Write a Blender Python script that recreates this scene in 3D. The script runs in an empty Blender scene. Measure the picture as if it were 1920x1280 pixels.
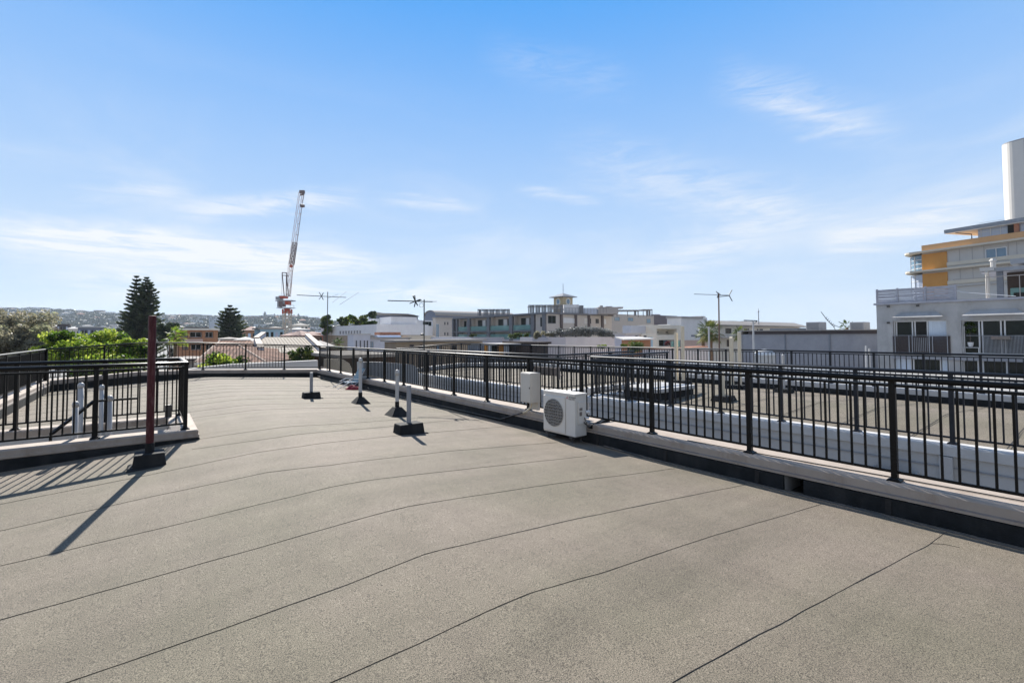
SKY_DUST, SKY_SAT, SKY_HUE, SKY_STR, SUN_STR, EXPO, CLOUD, DENOISE = 0.0, 1.25, .5, .05, 3.3, 1.5, (6.6, 6.75, 6.95), True
SKY_VAL = 1.6
HAZE = 0.00012
import bpy, math, random
from math import sin, cos, pi, radians, sqrt
from mathutils import Vector, noise
random.seed(7)
S = bpy.context.scene
COL = S.collection
# ------------------------------------------------------------------ camera survey (photo 1920 px wide)
FPX, YAW, PITCH, ROLL, PCY = 873.93, .6608, .0334, -.0045, 599.35
CZ = 1.373
RGT = Vector((cos(YAW), -sin(YAW), 0)); HED = Vector((sin(YAW), cos(YAW), 0)); UP = Vector((0, 0, 1))
FWD = HED*cos(PITCH)+UP*sin(PITCH); CUP = -HED*sin(PITCH)+UP*cos(PITCH)
CAM = Vector((0, 0, CZ))
def ray(x, y):
    ix = x-960; iy = y-PCY
    a = ix*cos(ROLL)+iy*sin(ROLL); b = -ix*sin(ROLL)+iy*cos(ROLL)
    return FWD+RGT*(a/FPX)-CUP*(b/FPX)
def onz(x, y, z): d = ray(x, y); return CAM+d*((z-CZ)/d.z)
def onX(x, y, X): d = ray(x, y); return CAM+d*(X/d.x)
def onY(x, y, Y): d = ray(x, y); return CAM+d*(Y/d.y)
def at(x, y, Z): d = ray(x, y); return CAM+d*(Z/d.dot(HED))
RIDGE = 1.62
def zroof(x):
    d = x-RIDGE
    s = .0595*sqrt(d*d+.04)-.0119
    return -.045-(s+.0045*d)
def onroof(x, y):
    z = -.1
    for _ in range(30): p = onz(x, y, z); z = .5*z+.5*zroof(p.x)
    return p
# ------------------------------------------------------------------ materials
M = {}
def mat(name, col, rough=.6, var=.12, scale=6., bump=0., bscale=None, metal=0., spec=.5, stretch=None, trans=0., dirt=None, dscale=1.2, damt=.5, coat=0.):
    m = bpy.data.materials.new(name); m.use_nodes = True
    nt = m.node_tree; N = nt.nodes; L = nt.links; N.clear()
    out = N.new('ShaderNodeOutputMaterial'); b = N.new('ShaderNodeBsdfPrincipled')
    tc = N.new('ShaderNodeTexCoord'); mp = N.new('ShaderNodeMapping')
    L.new(tc.outputs['Object'], mp.inputs[0])
    if stretch: mp.inputs['Scale'].default_value = stretch
    n = N.new('ShaderNodeTexNoise'); n.inputs['Scale'].default_value = scale; n.inputs['Detail'].default_value = 6; n.inputs['Roughness'].default_value = .62
    L.new(mp.outputs[0], n.inputs[0])
    r = N.new('ShaderNodeValToRGB')
    c0 = [max(0, c*(1-var)) for c in col]; c1 = [min(1, c*(1+var)) for c in col]
    r.color_ramp.elements[0].color = c0+[1]; r.color_ramp.elements[1].color = c1+[1]
    r.color_ramp.elements[0].position = .3; r.color_ramp.elements[1].position = .7
    L.new(n.outputs[0], r.inputs[0]); co = r.outputs[0]
    if dirt:
        n2 = N.new('ShaderNodeTexNoise'); n2.inputs['Scale'].default_value = dscale; n2.inputs['Detail'].default_value = 8
        n2.inputs['Roughness'].default_value = .7
        mp2 = N.new('ShaderNodeMapping'); mp2.inputs['Scale'].default_value = stretch or (1, 1, .35); L.new(tc.outputs['Object'], mp2.inputs[0]); L.new(mp2.outputs[0], n2.inputs[0])
        r2 = N.new('ShaderNodeValToRGB'); r2.color_ramp.elements[0].position = .5; r2.color_ramp.elements[1].position = .72
        r2.color_ramp.elements[0].color = (0, 0, 0, 1); r2.color_ramp.elements[1].color = (damt, damt, damt, 1)
        L.new(n2.outputs[0], r2.inputs[0])
        mx = N.new('ShaderNodeMixRGB'); L.new(r2.outputs[0], mx.inputs[0]); L.new(co, mx.inputs[1]); mx.inputs[2].default_value = list(dirt)+[1]
        co = mx.outputs[0]
    L.new(co, b.inputs['Base Color'])
    b.inputs['Roughness'].default_value = rough; b.inputs['Metallic'].default_value = metal
    b.inputs['Specular IOR Level'].default_value = spec; b.inputs['Coat Weight'].default_value = coat
    if bump:
        n3 = N.new('ShaderNodeTexNoise'); n3.inputs['Scale'].default_value = bscale or scale*8; n3.inputs['Detail'].default_value = 5
        L.new(mp.outputs[0], n3.inputs[0])
        bp = N.new('ShaderNodeBump'); bp.inputs['Strength'].default_value = bump; bp.inputs['Distance'].default_value = .01
        L.new(n3.outputs[0], bp.inputs['Height']); L.new(bp.outputs[0], b.inputs['Normal'])
    sh = b.outputs[0]
    if trans:
        t = N.new('ShaderNodeBsdfTranslucent'); L.new(co, t.inputs[0])
        ms = N.new('ShaderNodeMixShader'); ms.inputs[0].default_value = trans; L.new(sh, ms.inputs[1]); L.new(t.outputs[0], ms.inputs[2]); sh = ms.outputs[0]
    L.new(sh, out.inputs[0]); M[name] = m; return m
def leafmat(name, cols, rough=.5, trans=.45, scale=1.3):
    m = bpy.data.materials.new(name); m.use_nodes = True
    nt = m.node_tree; N = nt.nodes; L = nt.links; N.clear()
    out = N.new('ShaderNodeOutputMaterial'); b = N.new('ShaderNodeBsdfPrincipled')
    at_ = N.new('ShaderNodeAttribute'); at_.attribute_name = 'tone'
    r = N.new('ShaderNodeValToRGB')
    e = r.color_ramp.elements
    while len(e) < len(cols): e.new(.5)
    for i, c in enumerate(cols): e[i].position = i/(len(cols)-1); e[i].color = list(c)+[1]
    L.new(at_.outputs['Fac'], r.inputs[0]); L.new(r.outputs[0], b.inputs['Base Color'])
    b.inputs['Roughness'].default_value = rough; b.inputs['Specular IOR Level'].default_value = .3
    t = N.new('ShaderNodeBsdfTranslucent'); L.new(r.outputs[0], t.inputs[0])
    ms = N.new('ShaderNodeMixShader'); ms.inputs[0].default_value = trans
    L.new(b.outputs[0], ms.inputs[1]); L.new(t.outputs[0], ms.inputs[2]); L.new(ms.outputs[0], out.inputs[0])
    M[name] = m; return m
def glassmat(name, col, rough=.08, alpha=1.):
    m = mat(name, col, rough, .1, .4, spec=.2 if sum(col) < .1 else .8)
    if alpha < 1:
        nt = m.node_tree; N = nt.nodes; L = nt.links
        b = [n for n in N if n.type == 'BSDF_PRINCIPLED'][0]; o = [n for n in N if n.type == 'OUTPUT_MATERIAL'][0]
        tr = N.new('ShaderNodeBsdfTransparent'); tr.inputs[0].default_value = (.75, .95, .92, 1)
        ms = N.new('ShaderNodeMixShader'); ms.inputs[0].default_value = alpha
        L.new(tr.outputs[0], ms.inputs[1]); L.new(b.outputs[0], ms.inputs[2]); L.new(ms.outputs[0], o.inputs[0])
    return m
mat('black_paint', (.006, .0055, .005), .42, .25, 30, spec=.22)
mat('grey_rail', (.018, .020, .025), .45, .2, 30, spec=.3)
mat('coping', (.36, .30, .25), .8, .07, 5, .25, 60, dirt=(.22, .16, .12), dscale=4.5, damt=.75)
mat('coping_pale', (.50, .49, .48), .75, .06, 5, .2, 50, dirt=(.4, .4, .4), dscale=1.5, damt=.4)
mat('bitumen', (.016, .017, .018), .8, .45, 5, .5, 90, dirt=(.045, .043, .04), dscale=2.5, damt=.6, spec=.25)
mat('seam', (.022, .019, .017), .9, .3, 40)
mat('white_wall', (.44, .435, .43), .7, .05, 2, .15, 30, dirt=(.5, .5, .5), dscale=.8, damt=.35)
mat('pipe_white', (.47, .465, .46), .45, .06, 8, dirt=(.4, .38, .36), dscale=5, damt=.3)
mat('pipe_grey', (.26, .27, .29), .5, .12, 10, dirt=(.16, .16, .16), dscale=7, damt=.5)
mat('maroon', (.062, .010, .013), .5, .35, 14, .15, 50, dirt=(.30, .18, .17), dscale=9, damt=.35, stretch=(3, 3, .5), spec=.25)
mat('fan_dark', (.13, .12, .11), .6); mat('jib_paint', (.40, .24, .20), .6, .15, 2)
mat('ac_white', (.70, .67, .62), .42, .03, 3, dirt=(.55, .5, .42), dscale=3, damt=.2)
mat('ac_dark', (.06, .055, .05), .6)
mat('ac_grille', (.36, .34, .31), .5)
mat('logo_red', (.45, .03, .03), .5); mat('logo_dark', (.05, .05, .06), .5)
mat('box_cream', (.60, .56, .50), .5, .04, 3, dirt=(.4, .33, .27), dscale=3, damt=.25)
mat('rust_grey', (.20, .17, .15), .7, .25, 8, dirt=(.25, .12, .07), dscale=4, damt=.6)
mat('blue_fabric', (.03, .11, .18), .8, .25, 12); mat('red_fabric', (.22, .008, .018), .8, .2, 12)
mat('alu', (.55, .56, .58), .35, .1, 10, metal=.8)
mat('antenna', (.055, .06, .055), .5, .2, 20); mat('antenna_rust', (.14, .075, .05), .7, .3, 20)
mat('cream_post', (.74, .64, .48), .7, .06, 6, dirt=(.4, .32, .22), dscale=3, damt=.4)
mat('concrete', (.42, .41, .40), .85, .10, 1.2, .3, 20, dirt=(.20, .195, .19), dscale=.7, damt=.6)
mat('concrete_wall', (.30, .30, .32), .9, .09, 1.5, .4, 25, dirt=(.18, .18, .2), dscale=.4, damt=.5)
mat('timber_weathered', (.42, .42, .46), .85, .3, 4, .3, 40, stretch=(1, 1, 9), dirt=(.15, .14, .15), dscale=2, damt=.7)
mat('dark_brown', (.055, .042, .040), .8, .25, 9, stretch=(1, 1, 8))
mat('awning', (.30, .30, .32), .5, .1, 3)
mat('frame_white', (.66, .66, .66), .45, .04, 5)
mat('curtain', (.62, .70, .80), .8, .1, 3, stretch=(8, 8, .3)); mat('curtain_warm', (.62, .58, .50), .8, .1, 3, stretch=(8, 8, .3))
mat('interior', (.02, .018, .016), .9); mat('interior_brown', (.07, .05, .04), .9)
glassmat('glass', (.020, .024, .020), .12); glassmat('glass_blue', (.13, .22, .30), .08)
glassmat('glass_teal', (.22, .40, .38), .1, .55); glassmat('glass_pale', (.45, .50, .60), .12)
mat('beige', (.52, .47, .42), .8, .05, 1, .1, 10, dirt=(.4, .35, .3), dscale=.3, damt=.3)
mat('beige_grey', (.37, .35, .34), .8, .05, 1, .1, 10, dirt=(.3, .28, .27), dscale=.3, damt=.35)
mat('apt_grey', (.15, .155, .17), .6, .1, 2); mat('apt_brown', (.085, .065, .065), .6, .1, 2)
mat('dark_block', (.12, .105, .12), .7, .08, 1)
mat('podium', (.46, .44, .46), .8, .05, .6, dirt=(.33, .31, .33), dscale=.3, damt=.4)
mat('white_build', (.72, .71, .71), .7, .04, 1, dirt=(.55, .54, .54), dscale=.4, damt=.35)
mat('white_warm', (.74, .68, .58), .7, .04, 1, dirt=(.58, .52, .44), dscale=.4, damt=.3)
mat('lavender', (.52, .53, .58), .75, .05, 1, dirt=(.4, .4, .44), dscale=.4, damt=.35)
mat('roof_blue', (.16, .18, .24), .5, .1, 2); mat('roof_pale', (.36, .33, .30), .85, .08, 2, spec=.1)
mat('roof_grey', (.20, .215, .24), .8, .1, 2, spec=.15)
mat('roof_white', (.52, .50, .47), .85, .06, 2, spec=.1, dirt=(.5, .48, .46), dscale=.5, damt=.4)
mat('skylight', (.66, .68, .70), .3, .05, 1)
mat('sandstone', (.36, .28, .20), .9, .14, 1.5, .3, 12, dirt=(.22, .17, .13), dscale=.6, damt=.5)
mat('brick_orange', (.40, .20, .11), .85, .2, 8, .2, 30, dirt=(.28, .14, .09), dscale=1, damt=.5)
mat('brick_brown', (.26, .18, .14), .9, .3, 6, .3, 25, dirt=(.14, .1, .08), dscale=1, damt=.6)
mat('brick_red', (.28, .085, .05), .85, .2, 6, .2, 25)
mat('paint_blue', (.33, .50, .62), .7, .06, 1, dirt=(.24, .38, .48), dscale=.5, damt=.4)
mat('slate', (.085, .07, .07), .8, .2, 3); mat('roof_brown', (.16, .07, .055), .85, .2, 3, .3, 20)
mat('cream_roof', (.33, .295, .25), .9, .05, 1.5, spec=.08, dirt=(.5, .45, .4), dscale=.6, damt=.4)
mat('orange_panel', (.62, .28, .055), .6, .05, 1); mat('tan_panel', (.52, .31, .15), .65, .05, 1)
mat('grey_panel', (.56, .53, .49), .65, .03, .6, dirt=(.38, .37, .36), dscale=.3, damt=.3); mat('cream_panel', (.66, .58, .46), .65, .04, 1)
mat('tower_cream', (.66, .63, .58), .6, .03, .5)
mat('ochre', (.52, .41, .25), .8, .06, 1)
mat('pink_wall', (.60, .43, .36), .8, .06, 1)
mat('terracotta', (.44, .20, .12), .8, .2, 3)
mat('crane_white', (.48, .44, .37), .5, .1, 3); mat('crane_red', (.45, .075, .035), .5, .15, 2); mat('crane_dark', (.16, .12, .12), .6, .2, 2)
mat('crane_grey', (.30, .31, .33), .6, .15, 2)
mat('bark', (.11, .08, .06), .9, .3, 5, .4, 30); mat('bark_grey', (.20, .17, .14), .9, .3, 5, .4, 30)
mat('palm_trunk', (.20, .13, .08), .9, .3, 6, .5, 20)
mat('street', (.16, .155, .15), .9, .15, .05)
leafmat('leaf_bright', [(.012, .028, .006), (.10, .19, .018), (.33, .42, .045), (.50, .55, .10)], trans=.55)
leafmat('leaf_olive', [(.10, .095, .065), (.22, .205, .14), (.36, .33, .22), (.30, .32, .18)], trans=.5)
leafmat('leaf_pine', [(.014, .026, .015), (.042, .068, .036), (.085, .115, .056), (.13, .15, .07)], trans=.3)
leafmat('leaf_mid', [(.016, .03, .01), (.05, .085, .022), (.12, .17, .035), (.22, .22, .06)], trans=.4)
leafmat('leaf_palm', [(.03, .05, .015), (.07, .11, .03), (.16, .19, .05), (.30, .25, .10)], trans=.35)
leafmat('leaf_grey', [(.05, .055, .055), (.12, .13, .125), (.22, .23, .22), (.32, .32, .32)], trans=.4)
leafmat('leaf_red', [(.04, .03, .02), (.16, .05, .06), (.34, .10, .13), (.10, .14, .04)], trans=.35)
leafmat('leaf_far', [(.012, .018, .012), (.030, .042, .024), (.055, .068, .034), (.08, .085, .045)], trans=.12)
def tiles(name, c0, c1, sx, sy):
    m = bpy.data.materials.new(name); m.use_nodes = True
    nt = m.node_tree; N = nt.nodes; L = nt.links; b = N['Principled BSDF']
    tc = N.new('ShaderNodeTexCoord'); br = N.new('ShaderNodeTexBrick'); mp = N.new('ShaderNodeMapping')
    mp.inputs['Rotation'].default_value = (0, 0, 0)
    L.new(tc.outputs['UV'], mp.inputs[0]); L.new(mp.outputs[0], br.inputs[0])
    br.inputs['Color1'].default_value = c0+(1,); br.inputs['Color2'].default_value = c1+(1,); br.inputs['Mortar'].default_value = tuple(.35*c for c in c0)+(1,)
    br.inputs['Scale'].default_value = 1; br.inputs['Brick Width'].default_value = sx; br.inputs['Row Height'].default_value = sy
    br.inputs['Mortar Size'].default_value = .045; br.inputs['Bias'].default_value = .2
    n = N.new('ShaderNodeTexNoise'); n.inputs['Scale'].default_value = .9; n.inputs['Detail'].default_value = 6; L.new(tc.outputs['Object'], n.inputs[0])
    mx = N.new('ShaderNodeMixRGB'); mx.blend_type = 'MULTIPLY'; mx.inputs[0].default_value = .8
    rr = N.new('ShaderNodeValToRGB'); rr.color_ramp.elements[0].color = (.45, .4, .4, 1); rr.color_ramp.elements[1].color = (1.2, 1.15, 1.1, 1)
    rr.color_ramp.elements[0].position = .35; rr.color_ramp.elements[1].position = .65
    L.new(n.outputs[0], rr.inputs[0]); L.new(br.outputs[0], mx.inputs[1]); L.new(rr.outputs[0], mx.inputs[2])
    L.new(mx.outputs[0], b.inputs['Base Color']); b.inputs['Roughness'].default_value = .9; b.inputs['Specular IOR Level'].default_value = .08
    bp = N.new('ShaderNodeBump'); bp.inputs['Strength'].default_value = .6; bp.inputs['Distance'].default_value = .04
    L.new(br.outputs['Fac'], bp.inputs['Height']); bp.invert = True; L.new(bp.outputs[0], b.inputs['Normal'])
    M[name] = m
tiles('tile_red', (.17, .09, .068), (.29, .175, .13), .33, .36)
tiles('brickwork', (.25, .17, .13), (.36, .27, .21), .24, .086)
def felt():
    m = bpy.data.materials.new('roof_felt'); m.use_nodes = True
    nt = m.node_tree; N = nt.nodes; L = nt.links; b = N['Principled BSDF']
    tc = N.new('ShaderNodeTexCoord')
    def no(sc, det, ro=.6, st=None):
        n = N.new('ShaderNodeTexNoise'); n.inputs['Scale'].default_value = sc; n.inputs['Detail'].default_value = det; n.inputs['Roughness'].default_value = ro
        if st:
            mp = N.new('ShaderNodeMapping'); mp.inputs['Scale'].default_value = st; L.new(tc.outputs['Object'], mp.inputs[0]); L.new(mp.outputs[0], n.inputs[0])
        else: L.new(tc.outputs['Object'], n.inputs[0])
        return n
    def ramp(n, p0, c0, p1, c1):
        r = N.new('ShaderNodeValToRGB'); e = r.color_ramp.elements
        e[0].position = p0; e[0].color = c0+(1,); e[1].position = p1; e[1].color = c1+(1,); L.new(n.outputs[0], r.inputs[0]); return r
    def mul(a, c, f):
        x = N.new('ShaderNodeMixRGB'); x.blend_type = 'MULTIPLY'; x.inputs[0].default_value = f; L.new(a.outputs[0], x.inputs[1]); L.new(c.outputs[0], x.inputs[2]); return x
    g = ramp(no(185, 3, .8), .37, (.018, .0158, .0127), .63, (.308, .266, .212))
    big = ramp(no(.45, 4), .35, (.86, .88, .80), .62, (1.06, 1.03, 1.02))
    mid = ramp(no(2.6, 6, .7, (1, .5, 1)), .35, (.88, .87, .86), .68, (1.07, 1.07, 1.06))
    st = ramp(no(1.1, 5, .65, (.16, 2.0, 1)), .3, (.80, .80, .77), .62, (1.08, 1.06, 1.05))
    x = mul(mul(mul(g, big, 1), mid, 1), st, .9)
    # pale worn flecks of the mineral finish
    fl = ramp(no(5.5, 8, .8), .70, (0, 0, 0), .78, (1, 1, 1))
    mx = N.new('ShaderNodeMixRGB'); ff = N.new('ShaderNodeMath'); ff.operation = 'MULTIPLY'; ff.inputs[1].default_value = .26
    L.new(fl.outputs[0], ff.inputs[0]); L.new(ff.outputs[0], mx.inputs[0]); L.new(x.outputs[0], mx.inputs[1]); mx.inputs[2].default_value = (.5, .48, .45, 1)
    L.new(mx.outputs[0], b.inputs['Base Color']); b.inputs['Roughness'].default_value = .85; b.inputs['Specular IOR Level'].default_value = .35
    bp = N.new('ShaderNodeBump'); bp.inputs['Strength'].default_value = .55; bp.inputs['Distance'].default_value = .004
    n = no(260, 3, .7); L.new(n.outputs[0], bp.inputs['Height'])
    bp2 = N.new('ShaderNodeBump'); bp2.inputs['Strength'].default_value = .28; bp2.inputs['Distance'].default_value = .05
    n2 = no(1.7, 4, .5); L.new(n2.outputs[0], bp2.inputs['Height']); L.new(bp.outputs[0], bp2.inputs['Normal'])
    L.new(bp2.outputs[0], b.inputs['Normal'])
    M['felt'] = m
felt()
# ------------------------------------------------------------------ mesh builder
LOC = {}
def loc_of(o): return LOC.get(o.name, Vector((0, 0, 0)))
class MB:
    def __init__(s): s.v = []; s.f = []; s.uv = None; s.tone = None
    def quad(s, *p):
        i = len(s.v); s.v += [Vector(q) for q in p]; s.f.append(tuple(range(i, i+len(p)))); return s
    def pts8(s, p):
        i = len(s.v); s.v += [Vector(q) for q in p]
        s.f += [(i, i+3, i+2, i+1), (i+4, i+5, i+6, i+7), (i, i+1, i+5, i+4), (i+1, i+2, i+6, i+5), (i+2, i+3, i+7, i+6), (i+3, i, i+4, i+7)]; return s
    def box(s, x0, x1, y0, y1, z0, z1):
        return s.pts8([(x0, y0, z0), (x1, y0, z0), (x1, y1, z0), (x0, y1, z0), (x0, y0, z1), (x1, y0, z1), (x1, y1, z1), (x0, y1, z1)])
    def loft(s, rings, caps=True):
        n = len(rings[0]); i = len(s.v)
        for r in rings: s.v += [Vector(q) for q in r]
        for k in range(len(rings)-1):
            for j in range(n):
                a = i+k*n+j; b = i+k*n+(j+1) % n
                s.f.append((a, b, b+n, a+n))
        if caps:
            s.f.append(tuple(i+j for j in reversed(range(n)))); s.f.append(tuple(i+(len(rings)-1)*n+j for j in range(n)))
        return s
    def tube(s, pts, r, n=8):
        pts = [Vector(p) for p in pts]; R = r if isinstance(r, (list, tuple)) else [r]*len(pts); rings = []
        for k, p in enumerate(pts):
            d = (pts[min(k+1, len(pts)-1)]-pts[max(k-1, 0)]).normalized()
            a = d.cross(UP if abs(d.z) < .95 else Vector((1, 0, 0))).normalized(); b = d.cross(a)
            rings.append([p+(a*cos(2*pi*j/n)+b*sin(2*pi*j/n))*R[k] for j in range(n)])
        return s.loft(rings)
    def bar(s, a, b, w, h=None):          # square bar between two points
        a = Vector(a); b = Vector(b); h = h or w; d = (b-a).normalized()
        u = d.cross(UP if abs(d.z) < .95 else Vector((0, 1, 0))).normalized()*w/2; v = d.cross(u).normalized()*h/2
        return s.loft([[a-u-v, a+u-v, a+u+v, a-u+v], [b-u-v, b+u-v, b+u+v, b-u+v]])
    def lathe(s, c, prof, n=16):
        c = Vector(c); return s.loft([[c+Vector((r*cos(2*pi*j/n), r*sin(2*pi*j/n), z)) for j in range(n)] for r, z in prof])
    def sweep(s, pts, prof, caps=True):   # profile (lateral to the right, up) along a path, mitred in plan
        pts = [Vector(p) for p in pts]; rings = []
        for k, p in enumerate(pts):
            dirs = []
            if k: d = pts[k]-pts[k-1]; d.z = 0; dirs.append(d.normalized())
            if k < len(pts)-1: d = pts[k+1]-pts[k]; d.z = 0; dirs.append(d.normalized())
            nn = [Vector((d.y, -d.x, 0)) for d in dirs]
            n = sum(nn, Vector()).normalized(); n = n/max(.3, n.dot(nn[0]))
            rings.append([p+n*u+UP*v for u, v in prof])
        return s.loft(rings, caps)
    def build(s, name, m, parent=None, smooth=False, bevel=0, **tags):
        if not s.v: return None
        if parent is None:
            lo = Vector([min(v[k] for v in s.v) for k in range(3)]); hi = Vector([max(v[k] for v in s.v) for k in range(3)])
            o0 = Vector(((lo.x+hi.x)/2, (lo.y+hi.y)/2, lo.z))
        else: o0 = loc_of(parent)
        me = bpy.data.meshes.new(name); me.from_pydata([tuple(v-o0) for v in s.v], [], s.f); me.validate(); me.update()
        if s.uv:
            ul = me.uv_layers.new(name='UVMap')
            for i, uv in enumerate(s.uv): ul.data[i].uv = uv
        if s.tone and len(s.tone) == len(me.polygons):
            a = me.attributes.new('tone', 'FLOAT', 'FACE'); a.data.foreach_set('value', s.tone)
        if smooth:
            for p in me.polygons: p.use_smooth = True
        me.materials.append(M[m] if isinstance(m, str) else m)
        o = bpy.data.objects.new(name, me); COL.objects.link(o)
        if parent is None: o.location = o0
        else: o.parent = parent
        LOC[o.name] = o0
        if bevel:
            b = o.modifiers.new('Bevel', 'BEVEL'); b.width = bevel; b.segments = 2; b.limit_method = 'ANGLE'
        tag(o, **tags)
        return o
def tag(o, label=None, cat=None, group=None, kind=None):
    if label: o['label'] = label
    if cat: o['category'] = cat
    if group: o['group'] = group
    if kind: o['kind'] = kind
    return o
def thing(name, label, cat, loc, group=None):
    o = bpy.data.objects.new(name, None); o.empty_display_size = .3; COL.objects.link(o)
    o.location = loc; LOC[o.name] = Vector(loc); return tag(o, label, cat, group)
KIDS = {}
def kids(o): return [c for c in COL.objects if c.parent == o]
def copy_tree(o, loc=None, rz=0, scale=1, label=None, parent=None):
    c = o.copy(); COL.objects.link(c)
    if parent: c.parent = parent
    if loc is not None:
        c.location = loc; c.rotation_euler = (0, 0, rz); c.scale = (scale,)*3
    if label: c['label'] = label
    for k in kids(o): copy_tree(k, parent=c)
    return c
# ------------------------------------------------------------------ facade planes
class Fac:
    def __init__(s, O, t, n): s.O = Vector((O[0], O[1], 0)); s.t = Vector((t[0], t[1], 0)).normalized(); s.n = Vector((n[0], n[1], 0)).normalized()
    def P(s, x, y):
        d = ray(x, y); k = (s.O-CAM).dot(s.n)/d.dot(s.n); p = CAM+d*k
        return (p-s.O).dot(s.t), p.z
    def W(s, a, z, d=0): return s.O+s.t*a+s.n*d+UP*z
    def rect(s, x0, y0, x1, y1):
        xm, ym = (x0+x1)/2, (y0+y1)/2
        return s.P(x0, ym)[0], s.P(x1, ym)[0], s.P(xm, y1)[1], s.P(xm, y0)[1]
    def box(s, mb, a0, a1, z0, z1, d0, d1):
        q = [s.W(a0, z0, d1), s.W(a1, z0, d1), s.W(a1, z0, d0), s.W(a0, z0, d0)]
        return mb.pts8(q+[v+UP*(z1-z0) for v in q])
    def pbox(s, mb, x0, y0, x1, y1, d0, d1): return s.box(mb, *s.rect(x0, y0, x1, y1), d0, d1)
    def wall(s, mb, a0, a1, z0, z1, holes, t, depth):   # solid volume whose front face has openings t deep
        As = sorted({a0, a1, *[h[0] for h in holes], *[h[1] for h in holes]}); Zs = sorted({z0, z1, *[h[2] for h in holes], *[h[3] for h in holes]})
        for i in range(len(As)-1):
            for j in range(len(Zs)-1):
                ca, cz = (As[i]+As[i+1])/2, (Zs[j]+Zs[j+1])/2
                if any(h[0] < ca < h[1] and h[2] < cz < h[3] for h in holes): continue
                mb.quad(s.W(As[i], Zs[j]), s.W(As[i+1], Zs[j]), s.W(As[i+1], Zs[j+1]), s.W(As[i], Zs[j+1]))
        for h in holes:
            A, B, C, D = [(h[0], h[2]), (h[1], h[2]), (h[1], h[3]), (h[0], h[3])]
            for p, q in ((A, B), (B, C), (C, D), (D, A)): mb.quad(s.W(*p), s.W(*p, -t), s.W(*q, -t), s.W(*q))
            mb.quad(s.W(*A, -t), s.W(*B, -t), s.W(*C, -t), s.W(*D, -t))
        c = [(a0, z0), (a1, z0), (a1, z1), (a0, z1)]
        for k in range(4): p, q = c[k], c[(k+1) % 4]; mb.quad(s.W(*p), s.W(*q), s.W(*q, -depth), s.W(*p, -depth))
        mb.quad(*[s.W(*p, -depth) for p in reversed(c)])
        return mb
def XF(X): return Fac((X, 0), (0, -1), (-1, 0))
def YF(Y): return Fac((0, Y), (1, 0), (0, -1))
def window(f, par, r, glass='glass', frame='frame_white', mull=1, d=.0, fw=.06, name='window', proud=.05):
    a0, a1, z0, z1 = r; w = MB()
    f.box(w, a0, a1, z1-fw, z1, d, d+proud); f.box(w, a0, a1, z0, z0+fw, d, d+proud)
    f.box(w, a0, a0+fw, z0+fw, z1-fw, d, d+proud); f.box(w, a1-fw, a1, z0+fw, z1-fw, d, d+proud)
    for k in range(1, mull+1):
        c = a0+(a1-a0)*k/(mull+1); f.box(w, c-fw/2, c+fw/2, z0+fw, z1-fw, d, d+proud*.9)
    o = w.build(name, frame, par)
    f.box(MB(), 0, 1, 0, 1, 0, 1)
    p = MB(); f.box(p, a0+fw*.5, a1-fw*.5, z0+fw*.5, z1-fw*.5, d+.002, d+proud*.4); p.build('pane', glass, o)
    return o
# ------------------------------------------------------------------ our roof
def arc_pts(path):
    L = [0.]
    for a, b in zip(path, path[1:]): L.append(L[-1]+(Vector(b)-Vector(a)).length)
    return L
def along(path, L, s):
    for i in range(len(path)-1):
        if s <= L[i+1]+1e-6 or i == len(path)-2:
            a, b = Vector(path[i]), Vector(path[i+1]); return a+(b-a)*((s-L[i])/(L[i+1]-L[i])), (b-a).normalized()
roof = MB()
def rz(x, y): return zroof(x)+.006*noise.noise(Vector((x*.8, y*.8, 3)))+.003*noise.noise(Vector((x*2.5, y*2.5, 7)))
xs = [-2.37+i*.157 for i in range(51)]; xs = [x for x in xs if x < 5.37]+[5.37]; ys = [-5+i*.16 for i in range(155)]; ys = [y for y in ys if y < 19.74]+[19.74]
HX, HY0, HY1 = .25, 8.33, 9.55
xs = sorted(xs+[HX]); ys = sorted(ys+[HY0, HY1])
for x in xs:
    for y in ys: roof.v.append(Vector((x, y, rz(x, y))))
ny = len(ys)
for i in range(len(xs)-1):
    for j in range(ny-1):
        cx, cy = (xs[i]+xs[i+1])/2, (ys[j]+ys[j+1])/2
        if cx < HX and HY0 < cy < HY1 and cx > -2.2: continue
        roof.f.append((i*ny+j, (i+1)*ny+j, (i+1)*ny+j+1, i*ny+j+1))
rf = roof.build('flat_roof', 'felt', smooth=True, kind='structure')
SEAMS = [[(620, 1280), (840, 1180), (1000, 1108), (1130, 1073), (1340, 1003), (1540, 945)], [(1260, 1280), (1500, 1150), (1745, 1018), (1775, 996)],
 [(120, 1280), (400, 1185), (640, 1100), (800, 1037), (870, 1020), (1100, 968), (1400, 908)], [(0, 1162), (300, 1078), (600, 993), (735, 957), (1000, 912), (1265, 878)],
 [(0, 1060), (300, 990), (600, 917), (660, 905), (900, 876), (1100, 855)], [(0, 995), (300, 927), (500, 886), (620, 872), (850, 845), (1045, 829)],
 [(0, 945), (280, 890), (480, 848), (560, 837), (760, 815), (960, 798)], [(360, 842), (520, 820), (700, 802), (880, 785)], [(362, 825), (500, 805), (660, 793), (850, 779)]]
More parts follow.
